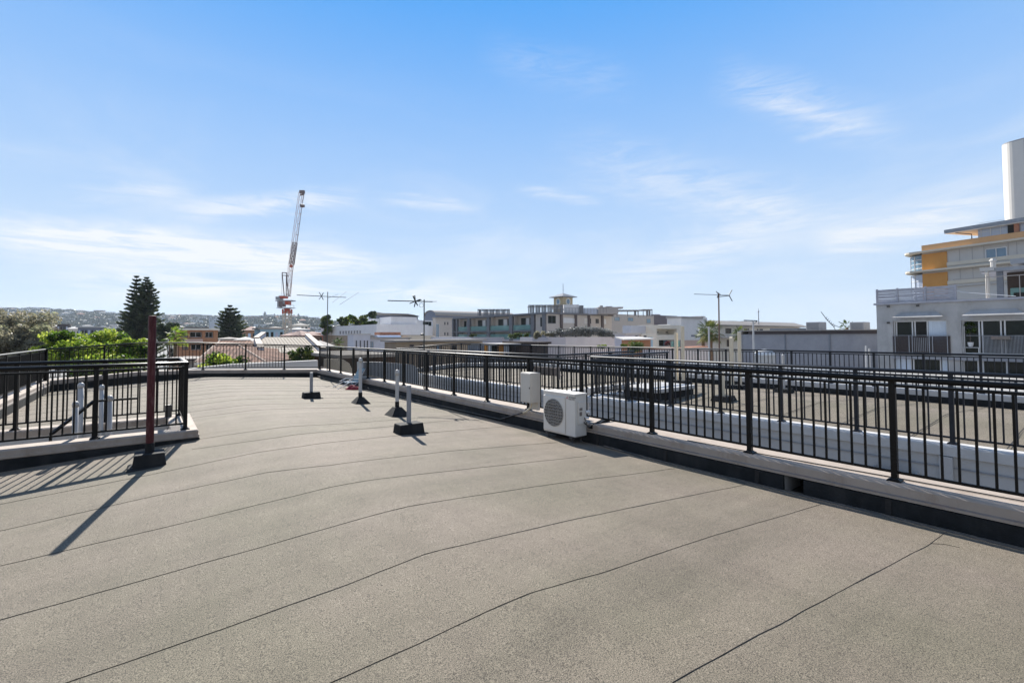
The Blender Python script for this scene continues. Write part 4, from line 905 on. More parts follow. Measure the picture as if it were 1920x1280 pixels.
# lavender building
fv = YF(at(700, 640, 66).y)
t = thing('lavender_building', 'low pale lavender building with narrow slot windows and cluttered flat roof', 'building', base_at(fv, 700, 640))
solid(fv, t, 663, 627, 694, 680, 2.5, 'lavender', zb=GZ); solid(fv, t, 694.02, 635, 768, 680, 4, 'lavender', name='wing_wall', zb=GZ, d=-.4)
a0, a1, z0, z1 = fv.rect(661.5, 626, 695, 627); b = MB(); fv.box(b, a0, a1, z0, z1+.05, -2.7, .15); b.build('roof', 'roof_white', t)
a0, a1, z0, z1 = fv.rect(694.5, 632.5, 772, 635); b = MB(); fv.box(b, a0, a1, z0, z1, -4.2, -.1); b.build('wing_roof', 'roof_pale', t)
for x0 in (667, 674.5, 682, 687.7): window(fv, t, fv.rect(x0, 638, x0+2.2, 652), 'glass', 'apt_grey', 0, d=0, fw=.05)
window(fv, t, fv.rect(694.8, 640, 702, 652), 'glass_blue', 'roof_grey', 1, d=-.4)
zt = z1
for (x0, x1, y0, y1, m_, nm) in ((722, 762, 622.5, 626.5, 'terracotta', 'tiled_ridge'), (713, 757, 628, 634, 'glass_pale', 'skylight_strip'), (693, 712, 629.5, 632.4, 'roof_pale', 'roof_hump')):
    a0, a1, z0_, z1_ = fv.rect(x0, y0, x1, y1); b = MB(); fv.box(b, a0, a1, zt+.01, z1_, -4, -2) if nm != 'skylight_strip' else b.loft([[fv.W(a0, zt+.01+(z1_-zt)*sin(pi*k/8), -2-1.2*cos(pi*k/8)) for k in range(9)], [fv.W(a1, zt+.01+(z1_-zt)*sin(pi*k/8), -2-1.2*cos(pi*k/8)) for k in range(9)]]); b.build(nm, m_, t)
fw_ = YF(at(800, 632, 72).y)
t = thing('flat_roof_building', 'low flat roofed block with a sandy parapet and pale roof slab below the white annex', 'building', base_at(fw_, 790, 632)); solid(fw_, t, 768, 629, 815, 680, 2.5, 'cream_panel', zb=GZ)
a0, a1, z0, z1 = fw_.rect(808, 632, 880, 640); b = MB(); fw_.box(b, a0, a1, GZ, z1, -3, .6); b.build('wing_wall', 'lavender', t)
b = MB(); c = at(792, 627, 74); b.lathe((c.x, c.y, 0), [(.3, c.z-.6), (.42, c.z-.2), (.3, c.z+.1), (.05, c.z+.2)], 10); b.build('roof_vent', 'ac_dark', t)
fw2 = YF(at(830, 600, 90).y)
t = thing('beige_block', 'narrow beige block with four small windows beside the first glass balcony', 'building', base_at(fw2, 832, 610)); solid(fw2, t, 817, 597, 847.5, 680, 1.2, 'beige', zb=GZ)
a0, a1, z0, z1 = fw2.rect(816, 595.5, 848, 597); b = MB(); fw2.box(b, a0, a1, z0, z1+.05, -1.3, .2); b.build('roof', 'roof_pale', t)
for x0 in (833, 838.5):
    for y0 in (603.5, 623): window(fw2, t, fw2.rect(x0, y0, x0+2, y0+5.5), 'glass', 'apt_grey', 0, d=0, fw=.05)
window(fw2, t, fw2.rect(817.5, 607, 823, 634), 'glass_blue', 'frame_white', 1, d=0)
# ---- grey rear block and dark block
fo = YF(YA+6)
t = thing('grey_block', 'plain grey rendered block with three small windows joined to the apartment block', 'building', base_at(fo, 1190, 600)); zt = fo.P(1149, 588.5)[1]
a0, a1 = fo.P(1145, 600)[0], fo.P(1226, 600)[0]; b = MB(); fo.box(b, a0, a1, GZ, zt, -16, 0); b.build('wall', 'beige_grey', t)
for r in ((1152, 594.5, 1161.5, 601.5), (1177, 595.5, 1187, 602), (1212.5, 597.5, 1219.5, 605.5)): window(fo, t, fo.rect(*r), 'glass_blue', 'apt_grey', 1, d=0, fw=.06)
pergola(t, 1157, 1206, 581, 590, 96, 4, 10, fill=.15); pergola(t, 1206, 1222.5, 580, 590.5, 97, 4, 4, fill=.9)
fp2 = YF(YA+16)
t = thing('dark_block', 'dark brownish grey flat roofed block with one large framed window', 'building', base_at(fp2, 1250, 600)); solid(fp2, t, 1226, 591.5, 1270.5, 640, 12, 'dark_block', zb=GZ)
window(fp2, t, fp2.rect(1255, 596.5, 1267.5, 608), 'glass_blue', 'frame_white', 1, d=0, fw=.16, proud=.2)
a0, a1, z0, z1 = fp2.rect(1242, 588.5, 1249, 591.4); b = MB(); fp2.box(b, a0, a1, z0, z1, -4, -2); b.build('roof_vent', 'beige_grey', t)
# ---- white two storey building with a recessed balcony
fq = YF(at(1250, 630, 68).y)
t = thing('white_balcony_building', 'white two storey building with a deep recessed balcony and a long window below', 'building', base_at(fq, 1240, 630))
R = fq.rect(1228, 609.5, 1278, 700); bal = fq.rect(1232, 616.5, 1269, 627.5); low = fq.rect(1235.5, 637, 1268, 649)
b = MB(); fq.wall(b, R[0], R[1], GZ, R[3], [bal, low], 1.6, 3); b.build('wall', 'white_warm', t)
for (u0, u1, gl) in ((.0, .08, 'glass'), (.2, .27, 'interior'), (.34, .5, 'glass'), (.52, .7, 'curtain_warm'), (.9, .98, 'interior')):
    b = MB(); fq.box(b, bal[0]+(bal[1]-bal[0])*u0+.02, bal[0]+(bal[1]-bal[0])*u1, bal[2]+.3, bal[3]-.4, -1.59, -1.5); b.build('balcony_window', gl, t)
for k in range(4): b = MB(); fq.box(b, low[0]+.05+k*(low[1]-low[0])/4, low[0]-.05+(k+1)*(low[1]-low[0])/4, low[2]+.05, low[3]-.05, -1.59, -1.5); b.build('window', ('curtain', 'glass', 'glass', 'glass_blue')[k], t)
solid(fq, t, 1200.5, 610, 1227.97, 690, 1.5, 'lavender', name='side_wall', zb=GZ, d=-1.5)
solid(fq, t, 1262, 608, 1277, 609.45, 2, 'white_build', name='roof_upstand', d=-.6)
fr2 = YF(at(1300, 630, 74).y)
t = thing('tall_white_building', 'plain tall white building with a pinkish ground floor standing beside the palms', 'building', base_at(fr2, 1300, 630)); R = fr2.rect(1277.5, 594.5, 1326, 637.5)
b = MB(); fr2.box(b, R[0], R[1], R[2], R[3], -2.5, 0); b.build('wall', 'white_build', t)
b = MB(); fr2.box(b, R[0]+.1, R[1], GZ, R[2]-.004, -2.5, -.1); b.build('lower_wall', 'pink_wall', t)
a0, a1, z0, z1 = fr2.rect(1317, 592.5, 1325, 594.4); b = MB(); fr2.box(b, a0, a1, z0, z1, -2, -.2); b.build('chimney', 'beige', t)
window(fr2, t, fr2.rect(1296, 627.5, 1307, 631), 'roof_blue', 'roof_blue', 0, d=0, fw=.04)
a0, a1, z0, z1 = fr2.rect(1276, 593.4, 1316, 594.4); b = MB(); fr2.box(b, a0, a1, z1-.3, z1-.02, -2.6, .2); b.build('coping', 'beige_grey', t)
t = MB(); pt = YF(at(1300, 655, 52).y); a0, a1, z0, z1 = pt.rect(1228, 652.5, 1330, 657); pt.box(t, a0, a1, GZ, z1, -1.5, 0); o = t.build('terrace_wall', 'podium', label='low pale terrace wall below the white balcony building', cat='wall')
b = MB(); pt.box(b, a0-.05, a1+.05, z1+.002, z1+.09, -1.55, .06); b.build('coping', 'terracotta', o)
ws = thing('garden_screen', 'thin dark framed glass screen standing on the pale terrace', 'screen', base_at(pt, 1280, 650)); a0, a1, z0, z1 = pt.rect(1272, 637.5, 1290, 652); b = MB()
for k in range(4): c = a0+(a1-a0)*k/3; pt.box(b, c-.04, c+.04, z0, z1, -1, -.92)
pt.box(b, a0, a1, z1-.06, z1, -1, -.92); b.build('frame', 'apt_grey', ws); b = MB(); pt.box(b, a0+.05, a1-.05, z0, z1-.1, -.97, -.95); b.build('pane', 'glass_teal', ws)
# ---- orange brick hut
fk = YF(at(1200, 645, 50).y)
t = thing('brick_hut', 'small orange brick hut with a white skillion roof among green shrubs', 'hut', base_at(fk, 1195, 645)); solid(fk, t, 1178.5, 637, 1220, 668, .9, 'brick_orange', zb=GZ)
a0, a1, z0, z1 = fk.rect(1166, 631, 1222, 637.2); b = MB(); b.loft([[fk.W(a0-.3, z0, .5), fk.W(a1, z0, .5), fk.W(a1, z0+.12, .5), fk.W(a0-.3, z0+.12, .5)], [fk.W(a0+.9, z1-.1, -1.6), fk.W(a1-.2, z1-.1, -1.6), fk.W(a1-.2, z1, -1.6), fk.W(a0+.9, z1, -1.6)]]); b.build('roof', 'roof_white', t)
window(fk, t, fk.rect(1184, 640.5, 1193.5, 647), 'glass', 'apt_brown', 0, d=0)
a0, a1, z0, z1 = fk.rect(1221.5, 632, 1227, 654); b = MB(); fk.box(b, a0, a1, GZ, z1, -1, -.2); b.build('chimney', 'paint_blue', t)
fk2 = YF(at(1200, 630, 58).y)
t = thing('small_white_house', 'small white house with a cream open porch just above the orange brick hut', 'house', base_at(fk2, 1200, 630)); solid(fk2, t, 1171, 625, 1199, 660, 1.5, 'lavender', zb=GZ); solid(fk2, t, 1199.02, 625.5, 1227, 660, 1.5, 'white_warm', name='porch_wall', zb=GZ, d=.3)
window(fk2, t, fk2.rect(1191, 629, 1195, 632), 'glass', 'apt_grey', 0, d=0); window(fk2, t, fk2.rect(1202, 628.5, 1219, 637), 'cream_panel', 'white_warm', 0, d=.3, fw=.15); window(fk2, t, fk2.rect(1202.5, 629, 1207, 632), 'glass', 'apt_brown', 0, d=.36)
a0, a1, z0, z1 = fk2.rect(1170, 624, 1200, 625); b = MB(); fk2.box(b, a0, a1, z1-.2, z1, -1.7, .3); b.build('roof', 'roof_white', t)
# ---- cream hotel
fh = YF(at(1420, 615, 92).y)
t = thing('cream_hotel', 'long cream two storey hotel with a pale pitched roof behind the long grey wall', 'hotel', base_at(fh, 1420, 615))
R = fh.rect(1340, 611.5, 1500, 690); zeav = fh.P(1420, 612)[1]; ztop = fh.P(1420, 602.5)[1]
b = MB(); fh.box(b, R[0], R[1], GZ, zeav, -4, 0); b.build('wall', 'white_warm', t)
e0, e1 = fh.P(1338, 610)[0], fh.P(1506, 610)[0]; i0, i1 = fh.P(1350, 605)[0], fh.P(1500, 605)[0]
b = MB(); lo_ = [fh.W(e0, zeav+.01, .8), fh.W(e1, zeav+.01, .8), fh.W(e1, zeav+.01, -4.8), fh.W(e0, zeav+.01, -4.8)]
b.loft([lo_, [v+UP*.2 for v in lo_], [fh.W(i0, ztop, -1.2), fh.W(i1, ztop, -1.2), fh.W(i1, ztop, -3.2), fh.W(i0, ztop, -3.2)]]); b.build('roof', 'roof_pale', t)
a0, a1, z0, z1 = fh.rect(1388, 601, 1402, 602.6); b = MB(); fh.box(b, a0, a1, ztop+.003, z1, -4, -2); a0, a1, z0, z1 = fh.rect(1412, 601.5, 1420, 603); fh.box(b, a0, a1, ztop+.003, z1, -4, -2); b.build('roof_vent', 'ac_dark', t)
for r in ((1360, 615.5, 1371, 625), (1395, 615.5, 1404, 621), (1419.5, 616.5, 1421.5, 621), (1424, 616.5, 1430, 621), (1452, 617, 1456, 622), (1465, 617.5, 1467.5, 622), (1471, 617.5, 1479.5, 622), (1485, 617.5, 1491.5, 622), (1494.5, 618, 1498, 621)): window(fh, t, fh.rect(*r), 'glass', 'apt_brown', 0 if r[2]-r[0] < 5 else 1, d=0, fw=.06)
window(fh, t, fh.rect(1362, 636, 1372, 650), 'interior_brown', 'white_warm', 1, d=0)
a0, a1, z0, z1 = fh.rect(1340, 627, 1382, 633); b = MB(); fh.box(b, a0, a1, z0, z1, .0021, 2.2); b.build('porch_roof', 'roof_white', t)
p = at(1422.5, 603, 92); b = MB(); b.lathe((p.x, p.y, 0), [(.1, p.z-1), (.07, at(1422, 585, 92).z), (.22, at(1422, 584, 92).z), (.05, at(1422, 582, 92).z), (.03, at(1422, 578, 92).z)], 8); b.build('mast', 'crane_grey', label='thin grey mast rising above the roof of the cream hotel', cat='mast')
# ---- long grey wall
XG = 39.97
fg = XF(41.2)
t = thing('long_grey_wall', 'long plain grey rendered building wall with a rusty capping next to the concrete building', 'building', base_at(fg, 1500, 640))
a0, a1 = fg.P(1391, 640)[0], fg.P(1650, 640)[0]; zt = fg.P(1640, 625.5)[1]; zt2 = zt+.0
b = MB(); fg.box(b, a0, a1, GZ, zt, -14, 0); b.build('wall', 'concrete_wall', t)
b = MB(); fg.box(b, a0+.6, a1, zt+.001, zt+.26, -14, .12); b.build('capping', 'dark_brown', t)
b = MB(); fg.box(b, a0-.1, a1, zt+.262, zt+.33, -14.1, .16); b.build('coping', 'roof_pale', t)
for x in (1472.5, 1556): a, _ = fg.P(x, 640); b = MB(); fg.box(b, a-.05, a+.05, GZ, zt, .002, .06); b.build('joint', 'roof_grey', t)
b = MB(); fg.box(b, a0-.35, a0-.002, GZ, zt+.26, -14, .1); b.build('end_pier', 'box_cream', t)
b = MB(); a, c = fg.P(1396, 640)[0], fg.P(1448, 640)[0]; fg.box(b, a, c, zt+.332, zt+.55, -9, -5); b.build('roof_plant', 'roof_grey', t)
for x0, x1, lab in ((1511, 1546, 'grey rooftop air cooler on the end of the long grey wall nearest the hotel'), (1593, 1629, 'grey rooftop air cooler standing next to the concrete building')):
    p, q_ = fg.P(x0, 620)[0], fg.P(x1, 620)[0]; u = thing('air_cooler', lab, 'air cooler', fg.W((p+q_)/2, zt+.33, -4), 'rooftop air coolers')
    z1 = at((x0+x1)/2, 603.5, (fg.W((p+q_)/2, 0, -3)-CAM).dot(HED)).z; s_ = 1.12
    p, q_ = [((fg.W(v, 0)-CAM).x, v) for v in (p, q_)][0][1], q_
    b = MB(); f4 = XF(43.5); p, q_ = f4.P(x0, 612)[0], f4.P(x1-9, 612)[0]; z1 = f4.P(x0+12, 603.5)[1]; zl = f4.P(x0+12, 619.5)[1]; f4.box(b, p, q_, zl, z1, -1.5, 0); b.build('casing', 'crane_grey', u, bevel=.04)
    b = MB(); 
    for k in range(7): f4.box(b, p+.1, q_-.1, zl+.1+(z1-zl-.2)*k/7, zl+.1+(z1-zl-.2)*(k+.35)/7, .002, .02)
    b.build('louvre', 'roof_grey', u)
    b = MB(); f4.box(b, p-.15, q_+.15, zt+.331, zl-.002, -1.7, .1); b.build('stand', 'roof_pale', u)
tt = thing('fallen_aerial', 'tilted old television aerial leaning on the roof between the two air coolers', 'aerial', at(1575, 620, 36))
b = MB(); b.tube([at(1539.5, 584.5, 36), at(1551, 600, 36), at(1563, 612, 36)], .025, 5); b.tube([at(1556, 606, 36), at(1590, 620, 36)], .02, 5); b.tube([at(1563, 612, 36), at(1568, 622, 36)], .02, 5); b.build('boom', 'antenna', tt)
for k in range(6): MB().tube([at(1548+k*3, 597+k*3.2, 35.6), at(1550.5+k*3, 594.5+k*3.2, 36.4)], .03, 4).build('element', 'antenna', tt)
# ---- grey concrete building
fG = XF(XG)
gb = thing('concrete_building', 'weathered grey concrete apartment building with wide sliding windows above the railing', 'apartment building', base_at(fG, 1750, 640))
a0 = fG.P(1645, 640)[0]; a1 = 6.; zt = fG.P(1645, 571.5)[1]-.02
H_ = [fG.rect(1675, 601, 1776, 664), fG.rect(1803, 599.5, 1925, 664), fG.rect(1676, 671, 1780, 702), fG.rect(1805, 672.5, 1925, 712)]
H_ = [(h[0], min(h[1], a1-.6), h[2], h[3]) for h in H_]
H_[0] = (H_[0][0], H_[0][1], H_[1][2]+.02, H_[0][3])
b = MB(); fG.wall(b, a0, a1, GZ, zt, H_, .55, 11); b.build('wall', 'concrete', gb)
b = MB(); fG.box(b, a0-.12, a1, zt+.001, zt+.12, -11, .14); b.build('parapet_edge', 'timber_weathered', gb)
def sliding(h, parts, d=-.3):
    w = MB(); fG.box(w, h[0], h[1], h[3]-.06, h[3], d, d+.09); fG.box(w, h[0], h[1], h[2], h[2]+.06, d, d+.09)
    xs_ = [h[0]+(h[1]-h[0])*u for u, _ in parts]+[h[1]]
    for k, x in enumerate(xs_):
        ww = .035; x = min(max(x, h[0]+ww), h[1]-ww); fG.box(w, x-ww, x+ww, h[2]+.06, h[3]-.06, d, d+.08)
    o = w.build('window', 'frame_white', gb)
    for k, (u, gl) in enumerate(parts):
        if gl is None: continue
        p = MB(); fG.box(p, xs_[k]+.05, xs_[k+1]-.05, h[2]+.06, h[3]-.06, d+.02, d+.05); p.build('pane' if 'glass' in gl else ('curtain' if 'curt' in gl else 'opening'), gl, o)
sliding(H_[0], [(0, 'glass'), (.05, 'glass'), (.36, 'interior'), (.41, 'interior'), (.64, 'curtain')])
sliding(H_[1], [(0, 'glass'), (.03, 'glass'), (.28, 'interior'), (.33, 'glass'), (.62, 'interior'), (.68, 'glass')])
sliding(H_[2], [(0, 'curtain'), (.32, 'interior'), (.36, 'glass'), (.84, 'curtain')])
sliding(H_[3], [(0, 'glass'), (.25, 'interior'), (.33, 'glass'), (.7, 'glass')])
h = H_[0]; zrail = fG.P(1725, 630)[1]; zlow = fG.P(1725, 665)[1]
b = MB()
for k in range(26): zz = zlow+(zrail-zlow)*k/26; fG.box(b, h[0]-.02, h[1]+.15, zz+.004, zz+(zrail-zlow)/26-.004, .03, .05+.01*(k % 2))
scr = b.build('balcony_screen', 'dark_brown', gb)
b = MB()
for x in (1679, 1705, 1711, 1743, 1749, 1777): a = fG.P(x, 640)[0]; fG.box(b, a-.02, a+.02, zlow, zrail+.03, .065, .09)
for k in range(9): a = fG.P(1715+k*3.4, 640)[0]; fG.box(b, a-.012, a+.012, zlow+.2, zrail-.1, .065, .08)
fG.box(b, h[0], h[1]+.15, zrail+.03, zrail+.06, .03, .09); b.build('balcony_rail', 'crane_grey', scr)
h = H_[1]; zr1 = fG.P(1850, 629.5)[1]; b = MB()
for k in range(34): a = h[0]+.9+(h[1]-h[0]-.9)*k/33; fG.box(b, a-.012, a+.012, h[2]+.07, zr1, -.10, -.08)
fG.box(b, h[0]+.2, h[1], zr1, zr1+.03, -.11, -.07); b.build('balcony_rail', 'crane_grey', gb)
for (x0, x1, y0, y1) in ((1676, 1771, 589.5, 595.5), (1806, 1925, 585, 591.5)):   # thin metal awnings
    p, q_ = fG.P(x0, 590)[0], min(fG.P(x1, 590)[0], a1-.3); z0, z1 = fG.P((x0+x1)/2, y1)[1], fG.P((x0+x1)/2, y0)[1]+.15
    b = MB(); b.pts8([fG.W(p, z0, .5), fG.W(q_, z0, .5), fG.W(q_-.4, z1, .003), fG.W(p+.4, z1, .003), fG.W(p, z0+.04, .5), fG.W(q_, z0+.04, .5), fG.W(q_-.4, z1+.04, .003), fG.W(p+.4, z1+.04, .003)]); b.build('awning', 'concrete', gb)
b = MB(); fG.box(b, H_[0][0]-.1, a1-.1, H_[1][2]-.42, H_[1][2]-.25, .002, .12); b.build('string_course', 'concrete_wall', gb)
for (x, y) in ((1666, 605), (1666, 574.5), (1721, 573)): a, z = fG.P(x, y); b = MB(); fG.box(b, a-.07, a+.07, z-.06, z+.06, .002, .14); b.build('wall_lamp', 'ac_dark', gb)
# things behind the glass doors
a, z = fG.P(1819, 650); c = fG.W(a, 0, -.2)
t = thing('potted_plant', 'tall leafy pot plant in a white pot inside the wide sliding doors', 'plant', (c.x, c.y, H_[1][2]))
b = MB(); z0 = fG.P(1819, 650)[1]; z1 = fG.P(1819, 641.5)[1]; b.lathe((c.x, c.y, 0), [(.08, z0), (.13, z0+.1), (.15, z1), (.12, z1), (.11, z1-.04)], 14); b.build('pot', 'frame_white', t)
b = MB(); b.tube([(c.x, c.y, z1-.05), (c.x, c.y+.02, fG.P(1819, 618)[1])], .02, 6); b.build('stem', 'bark', t); PLANT = (t, c, fG.P(1819, 612)[1])
a_, _ = fG.P(1822, 655); b = MB(); zz = fG.P(1822, 651)[1]; fG.box(b, a_-.45, a_+.35, zz-.03, zz, -.22, -.04)
for q_ in (-.4, .3): fG.box(b, a_+q_-.02, a_+q_+.02, H_[1][2]+.065, zz-.03, -.2, -.06)
b.build('plant_stand', 'frame_white', label='small white stand under the pot plant inside the sliding doors', cat='stand')
a, z = fG.P(1877, 633); p1 = MB(); fG.box(p1, a-.4, a+.4, z-.1, z+.1, .01, .25); p1.build('window_box', 'rust_grey', label='narrow planter box hung on the balcony rail of the concrete building', cat='planter')
# weathered screen on its roof
ts = thing('timber_screen', 'weathered grey timber slat screen on the roof edge of the concrete building', 'screen', fG.W(a0+2, zt+.12, -.3))
sa0, sa1 = fG.P(1641.5, 555)[0], fG.P(1789.5, 555)[0]; zs0, zs1 = zt+.14, fG.P(1715, 538.5)[1]
b = MB(); n = 13
for k in range(n):
    z = zs0+(zs1-zs0)*k/n
    b.box(0, 0, 0, 0, 0, 0) if False else None
    for j in range(4):
        p, q_ = sa0+(sa1-sa0)*j/4, sa0+(sa1-sa0)*(j+1)/4; e = random.uniform(-.02, .02); fG.box(b, p, q_-.005, z+.006+e*.5, z+(zs1-zs0)/n*.985+e*.5, -.35+.01*((j+k) % 2), -.31+.01*((j+k) % 2))
b.build('slat_panel', 'timber_weathered', ts)
for u in (0, .28, .64, 1): a = sa0+(sa1-sa0)*u; b = MB(); fG.box(b, a-.05, a+.05, zs0, zs1+.05, -.45, -.352); fG.box(b, a-.04, a+.04, zs0, zs1, -.295, -.25); b.build('post', 'timber_weathered', ts)
b = MB(); p0 = fG.W(sa1+.05, zs1-.3, -.33); b.tube([fG.W(sa1+.05, zs1-.35, -.33), fG.W(sa1+.35, zs0+.45, -.33), fG.W(sa1+2.6, zs0+.05, -.33)], .02, 5); b.build('stay', 'frame_white', ts)
# roof pergola / porch
pg = thing('roof_porch', 'flat roofed rooftop porch with grey posts and a cream downpipe behind the timber screen', 'porch', fG.W(3, zt+.12, -1))
Zp = -1.4
def PP(x, y): f5 = XF(XG+1.4); return f5.P(x, y)
f5 = XF(XG+1.4)
p = f5.P(1839, 511)[0]; zr0 = f5.P(1880, 508.5)[1]; b = MB(); f5.box(b, p, 9, zr0, zr0+.22, -4.5, .3); b.build('roof', 'crane_grey', pg)
b = MB(); f5.box(b, p, f5.P(1866, 511)[0], zr0+.05, zr0+.28, .302, .42); b.build('gutter', 'roof_white', pg)
a = f5.P(1875.5, 540)[0]; b = MB(); f5.box(b, a-.14, a+.14, zt+.12, zr0, -.2, .1); b.build('post', 'roof_grey', pg)
a = f5.P(1853, 540)[0]; b = MB(); q0 = f5.W(a, zr0-.02, .2); b.tube([q0+UP*.05-Vector((.2, 0, 0)), q0-UP*.25, q0-UP*.45, f5.W(a, zt+.12, .2)], .09, 8); b.build('downpipe', 'box_cream', pg)
b = MB(); f5.box(b, f5.P(1884, 540)[0], 9, zt+.12, zr0-.01, -4.2, -1.2); b.build('wall', 'interior_brown', pg)
b = MB(); f5.box(b, f5.P(1890, 540)[0], 9, zt+.3, zr0-1.0, -1.195, -1.1); b.build('door', 'glass_teal', pg); b = MB(); f5.box(b, f5.P(1896, 540)[0], 9, zt+.3, zr0-1.3, -1.09, -1.03); b.build('pane', 'interior', pg)
b = MB(); f5.box(b, f5.P(1790, 540)[0], 9, zt+1.45, zt+1.5, .43, .48)
for x in (1852, 1914): a = f5.P(x, 540)[0]; f5.box(b, a-.02, a+.02, zt+.12, zt+1.45, .44, .47)
b.build('handrail', 'roof_pale', pg)
b = MB(); b.lathe(tuple(f5.W(f5.P(1858, 505)[0], 0, -1)), [(.13, zr0+.22), (.13, zr0+.75), (.2, zr0+.8), (.1, zr0+.95)], 8); b.build('roof_vent', 'roof_white', pg); b = MB(); f5.box(b, f5.P(1893, 500)[0], 9, zr0+.45, zr0+.75, -3, -.4); b.build('solar_heater', 'crane_grey', pg)
# ---- yellow banded building far behind
dY = Vector((-.211, -.977, 0)); cY = at(1729.5, 500, 86)
fY = Fac((cY.x, cY.y), dY, (-.977, .211))
yb = thing('banded_building', 'cream and orange banded apartment building with curved glass corner behind the concrete building', 'apartment building', fY.W(10, GZ, -5))
A = lambda x, y=500: fY.P(x, y)[0]
e = A(1990)
def yz(y, x=1776): return fY.P(x, y)[1]
b = MB(); fY.box(b, 0, e, GZ, yz(469), -18, 0); b.build('wall', 'grey_panel', yb)
b = MB(); fY.box(b, 0, e, yz(469)+.3, yz(454), -18.1, .10); b.build('parapet', 'tan_panel', yb)
for y0, y1 in ((471.5, 506), (509.5, 560)):
    b = MB(); fY.box(b, 0.0, A(1776.5), yz(y1), yz(y0), .003, .14); b.build('orange_panel', 'orange_panel', yb)
for y0, y1 in ((492.5, 499), (527.5, 533.5)):
    b = MB(); fY.box(b, A(1777.5), e, yz(y1), yz(y0), .003, .45); b.build('spandrel', 'cream_panel', yb); b = MB(); fY.box(b, A(1777.5), e, yz(y1)-.45, yz(y1)-.005, .003, .3); b.build('spandrel_base', 'roof_white', yb)
for yy, tip in ((469, 1688.7), (506.2, 1690)):      # thin slabs with a rounded end
    z = yz(yy); L_ = A(tip, yy+12); pr_ = [fY.W(e, z, 1.1), fY.W(-1.5, z, 1.1)]
    r = 5.0
    for k in range(1, 10): q_ = pi*k/10; pr_.append(fY.W(-1.5+(L_+1.5)*sin(q_), z, 1.1-4.5*(1-cos(q_))))
    pr_ += [fY.W(e, z, -8)]
    b = MB(); b.loft([pr_, [v+UP*.32 for v in pr_]]); b.build('slab', 'cream_panel', yb)
for y0, y1, gl in ((471.8, 506, 'glass_blue'), (509.5, 560, 'glass_pale')):
    z0, z1 = yz(y1), yz(y0)-.05; L_ = A(1692, 495); R0 = -L_; n = 7
    arc_ = [fY.W(-.02, 0, -.1)]+[fY.W(-.02+L_*sin(pi/2*k/n), 0, -.1-4*(1-cos(pi/2*k/n))) for k in range(1, n+1)]
    b = MB(); b.loft([[Vector((v.x, v.y, z0)) for v in arc_]+[fY.W(-.02, z0, -6)], [Vector((v.x, v.y, z1)) for v in arc_]+[fY.W(-.02, z1, -6)]]); o = b.build('corner_glass', gl, yb)
    b = MB()
    for k in range(0, n+1, 2): v = arc_[k]; b.bar(Vector((v.x, v.y, z0)), Vector((v.x, v.y, z1)), .16)
    for j in range(1, 4): b.tube([Vector((v.x, v.y, z0+(z1-z0)*j/4)) for v in arc_], .06, 4)
    b.build('mullion', 'frame_white', o)
window(fY, yb, (A(1848, 475), A(1889, 475), yz(485.5, 1870)-.0, yz(464.5, 1870)), 'glass_blue', 'frame_white', 1, d=.0, fw=.12, proud=.12)
b = MB()
for x in (1800, 1824, 1846, 1892, 1908): a = A(x); fY.box(b, a-.03, a+.03, yz(533), yz(470), .002, .02)
b.build('panel_joint', 'beige_grey', yb)
PHT = fY.P(1770, 433)[1]-.64
b = MB(); fY.box(b, A(1832), e, yz(453.8), PHT, -12, -.8); b.build('penthouse_wall', 'glass_pale', yb)
b = MB()
for x in (1838, 1856, 1875): a = A(x); fY.box(b, a-.05, a+.05, yz(453.8), PHT, -.798, -.75)
[fY.box(b, A(1832), A(1884), yz(453.8)+q_, yz(453.8)+q_+.07, -.798, -.75) for q_ in (.9, 1.7, 2.5)]; b.build('penthouse_joint', 'frame_white', yb)
b = MB(); fY.box(b, A(1889), A(1901), yz(453.8)+.1, PHT, -.79, -.6); b.build('penthouse_window', 'interior', yb); b = MB(); fY.box(b, A(1902), A(1911), yz(453.8)+.1, PHT, -.79, -.4); b.build('penthouse_column', 'terracotta', yb)
zt_ = fY.P(1770, 433)[1]; pts = [fY.W(A(1773, 433), zt_-.5, .6), fY.W(e, zt_-.5, .6), fY.W(e, zt_-.5, -13), fY.W(A(1773, 433)+3, zt_-.5, -13)]
b = MB(); b.loft([pts, [v+UP*.55 for v in pts]]); b.build('penthouse_roof', 'crane_grey', yb); b = MB(); pts2 = [v-UP*.06 for v in pts]; b.loft([[v-UP*.08 for v in pts2], pts2]); b.build('soffit', 'frame_white', yb)
b = MB(); v = fY.W(A(1820), 0, -.8); b.tube([(v.x, v.y, yz(453.8)), (v.x, v.y, zt_-1.2), (v.x-.3, v.y+2, zt_-.65)], .09, 6); b.build('roof_strut', 'apt_grey', yb)
# tower with rounded corner
ct = at(1884, 412, 102); fT = Fac((ct.x, ct.y), dY, (-.977, .211))
z0, z1 = at(1884, 440, 102).z, at(1895, 271.5, 102).z; r = 2.2; W_ = 26
pl_ = [fT.W(-.6+r-r*sin(pi/2*k/8)-0, 0, -r+r*cos(pi/2*k/8)) for k in range(9)]
pl_ = [fT.W(W_, 0, 0)]+pl_+[fT.W(-.6+r-r*cos(pi/2*k/8), 0, -12+r-r*sin(pi/2*k/8)) for k in range(9)]+[fT.W(W_, 0, -12)]
t = thing('rounded_tower', 'tall plain cream tower with rounded edges rising above the banded building', 'tower', fT.W(8, GZ, -6))
b = MB(); b.loft([[Vector((v.x, v.y, GZ)) for v in pl_], [Vector((v.x, v.y, z1)) for v in pl_]]); o = b.build('shaft', 'tower_cream', t, smooth=False)
b = MB(); 
for a in (3.4, 9): fT.box(b, a-.03, a+.03, z0, z1-.1, .001, .012)
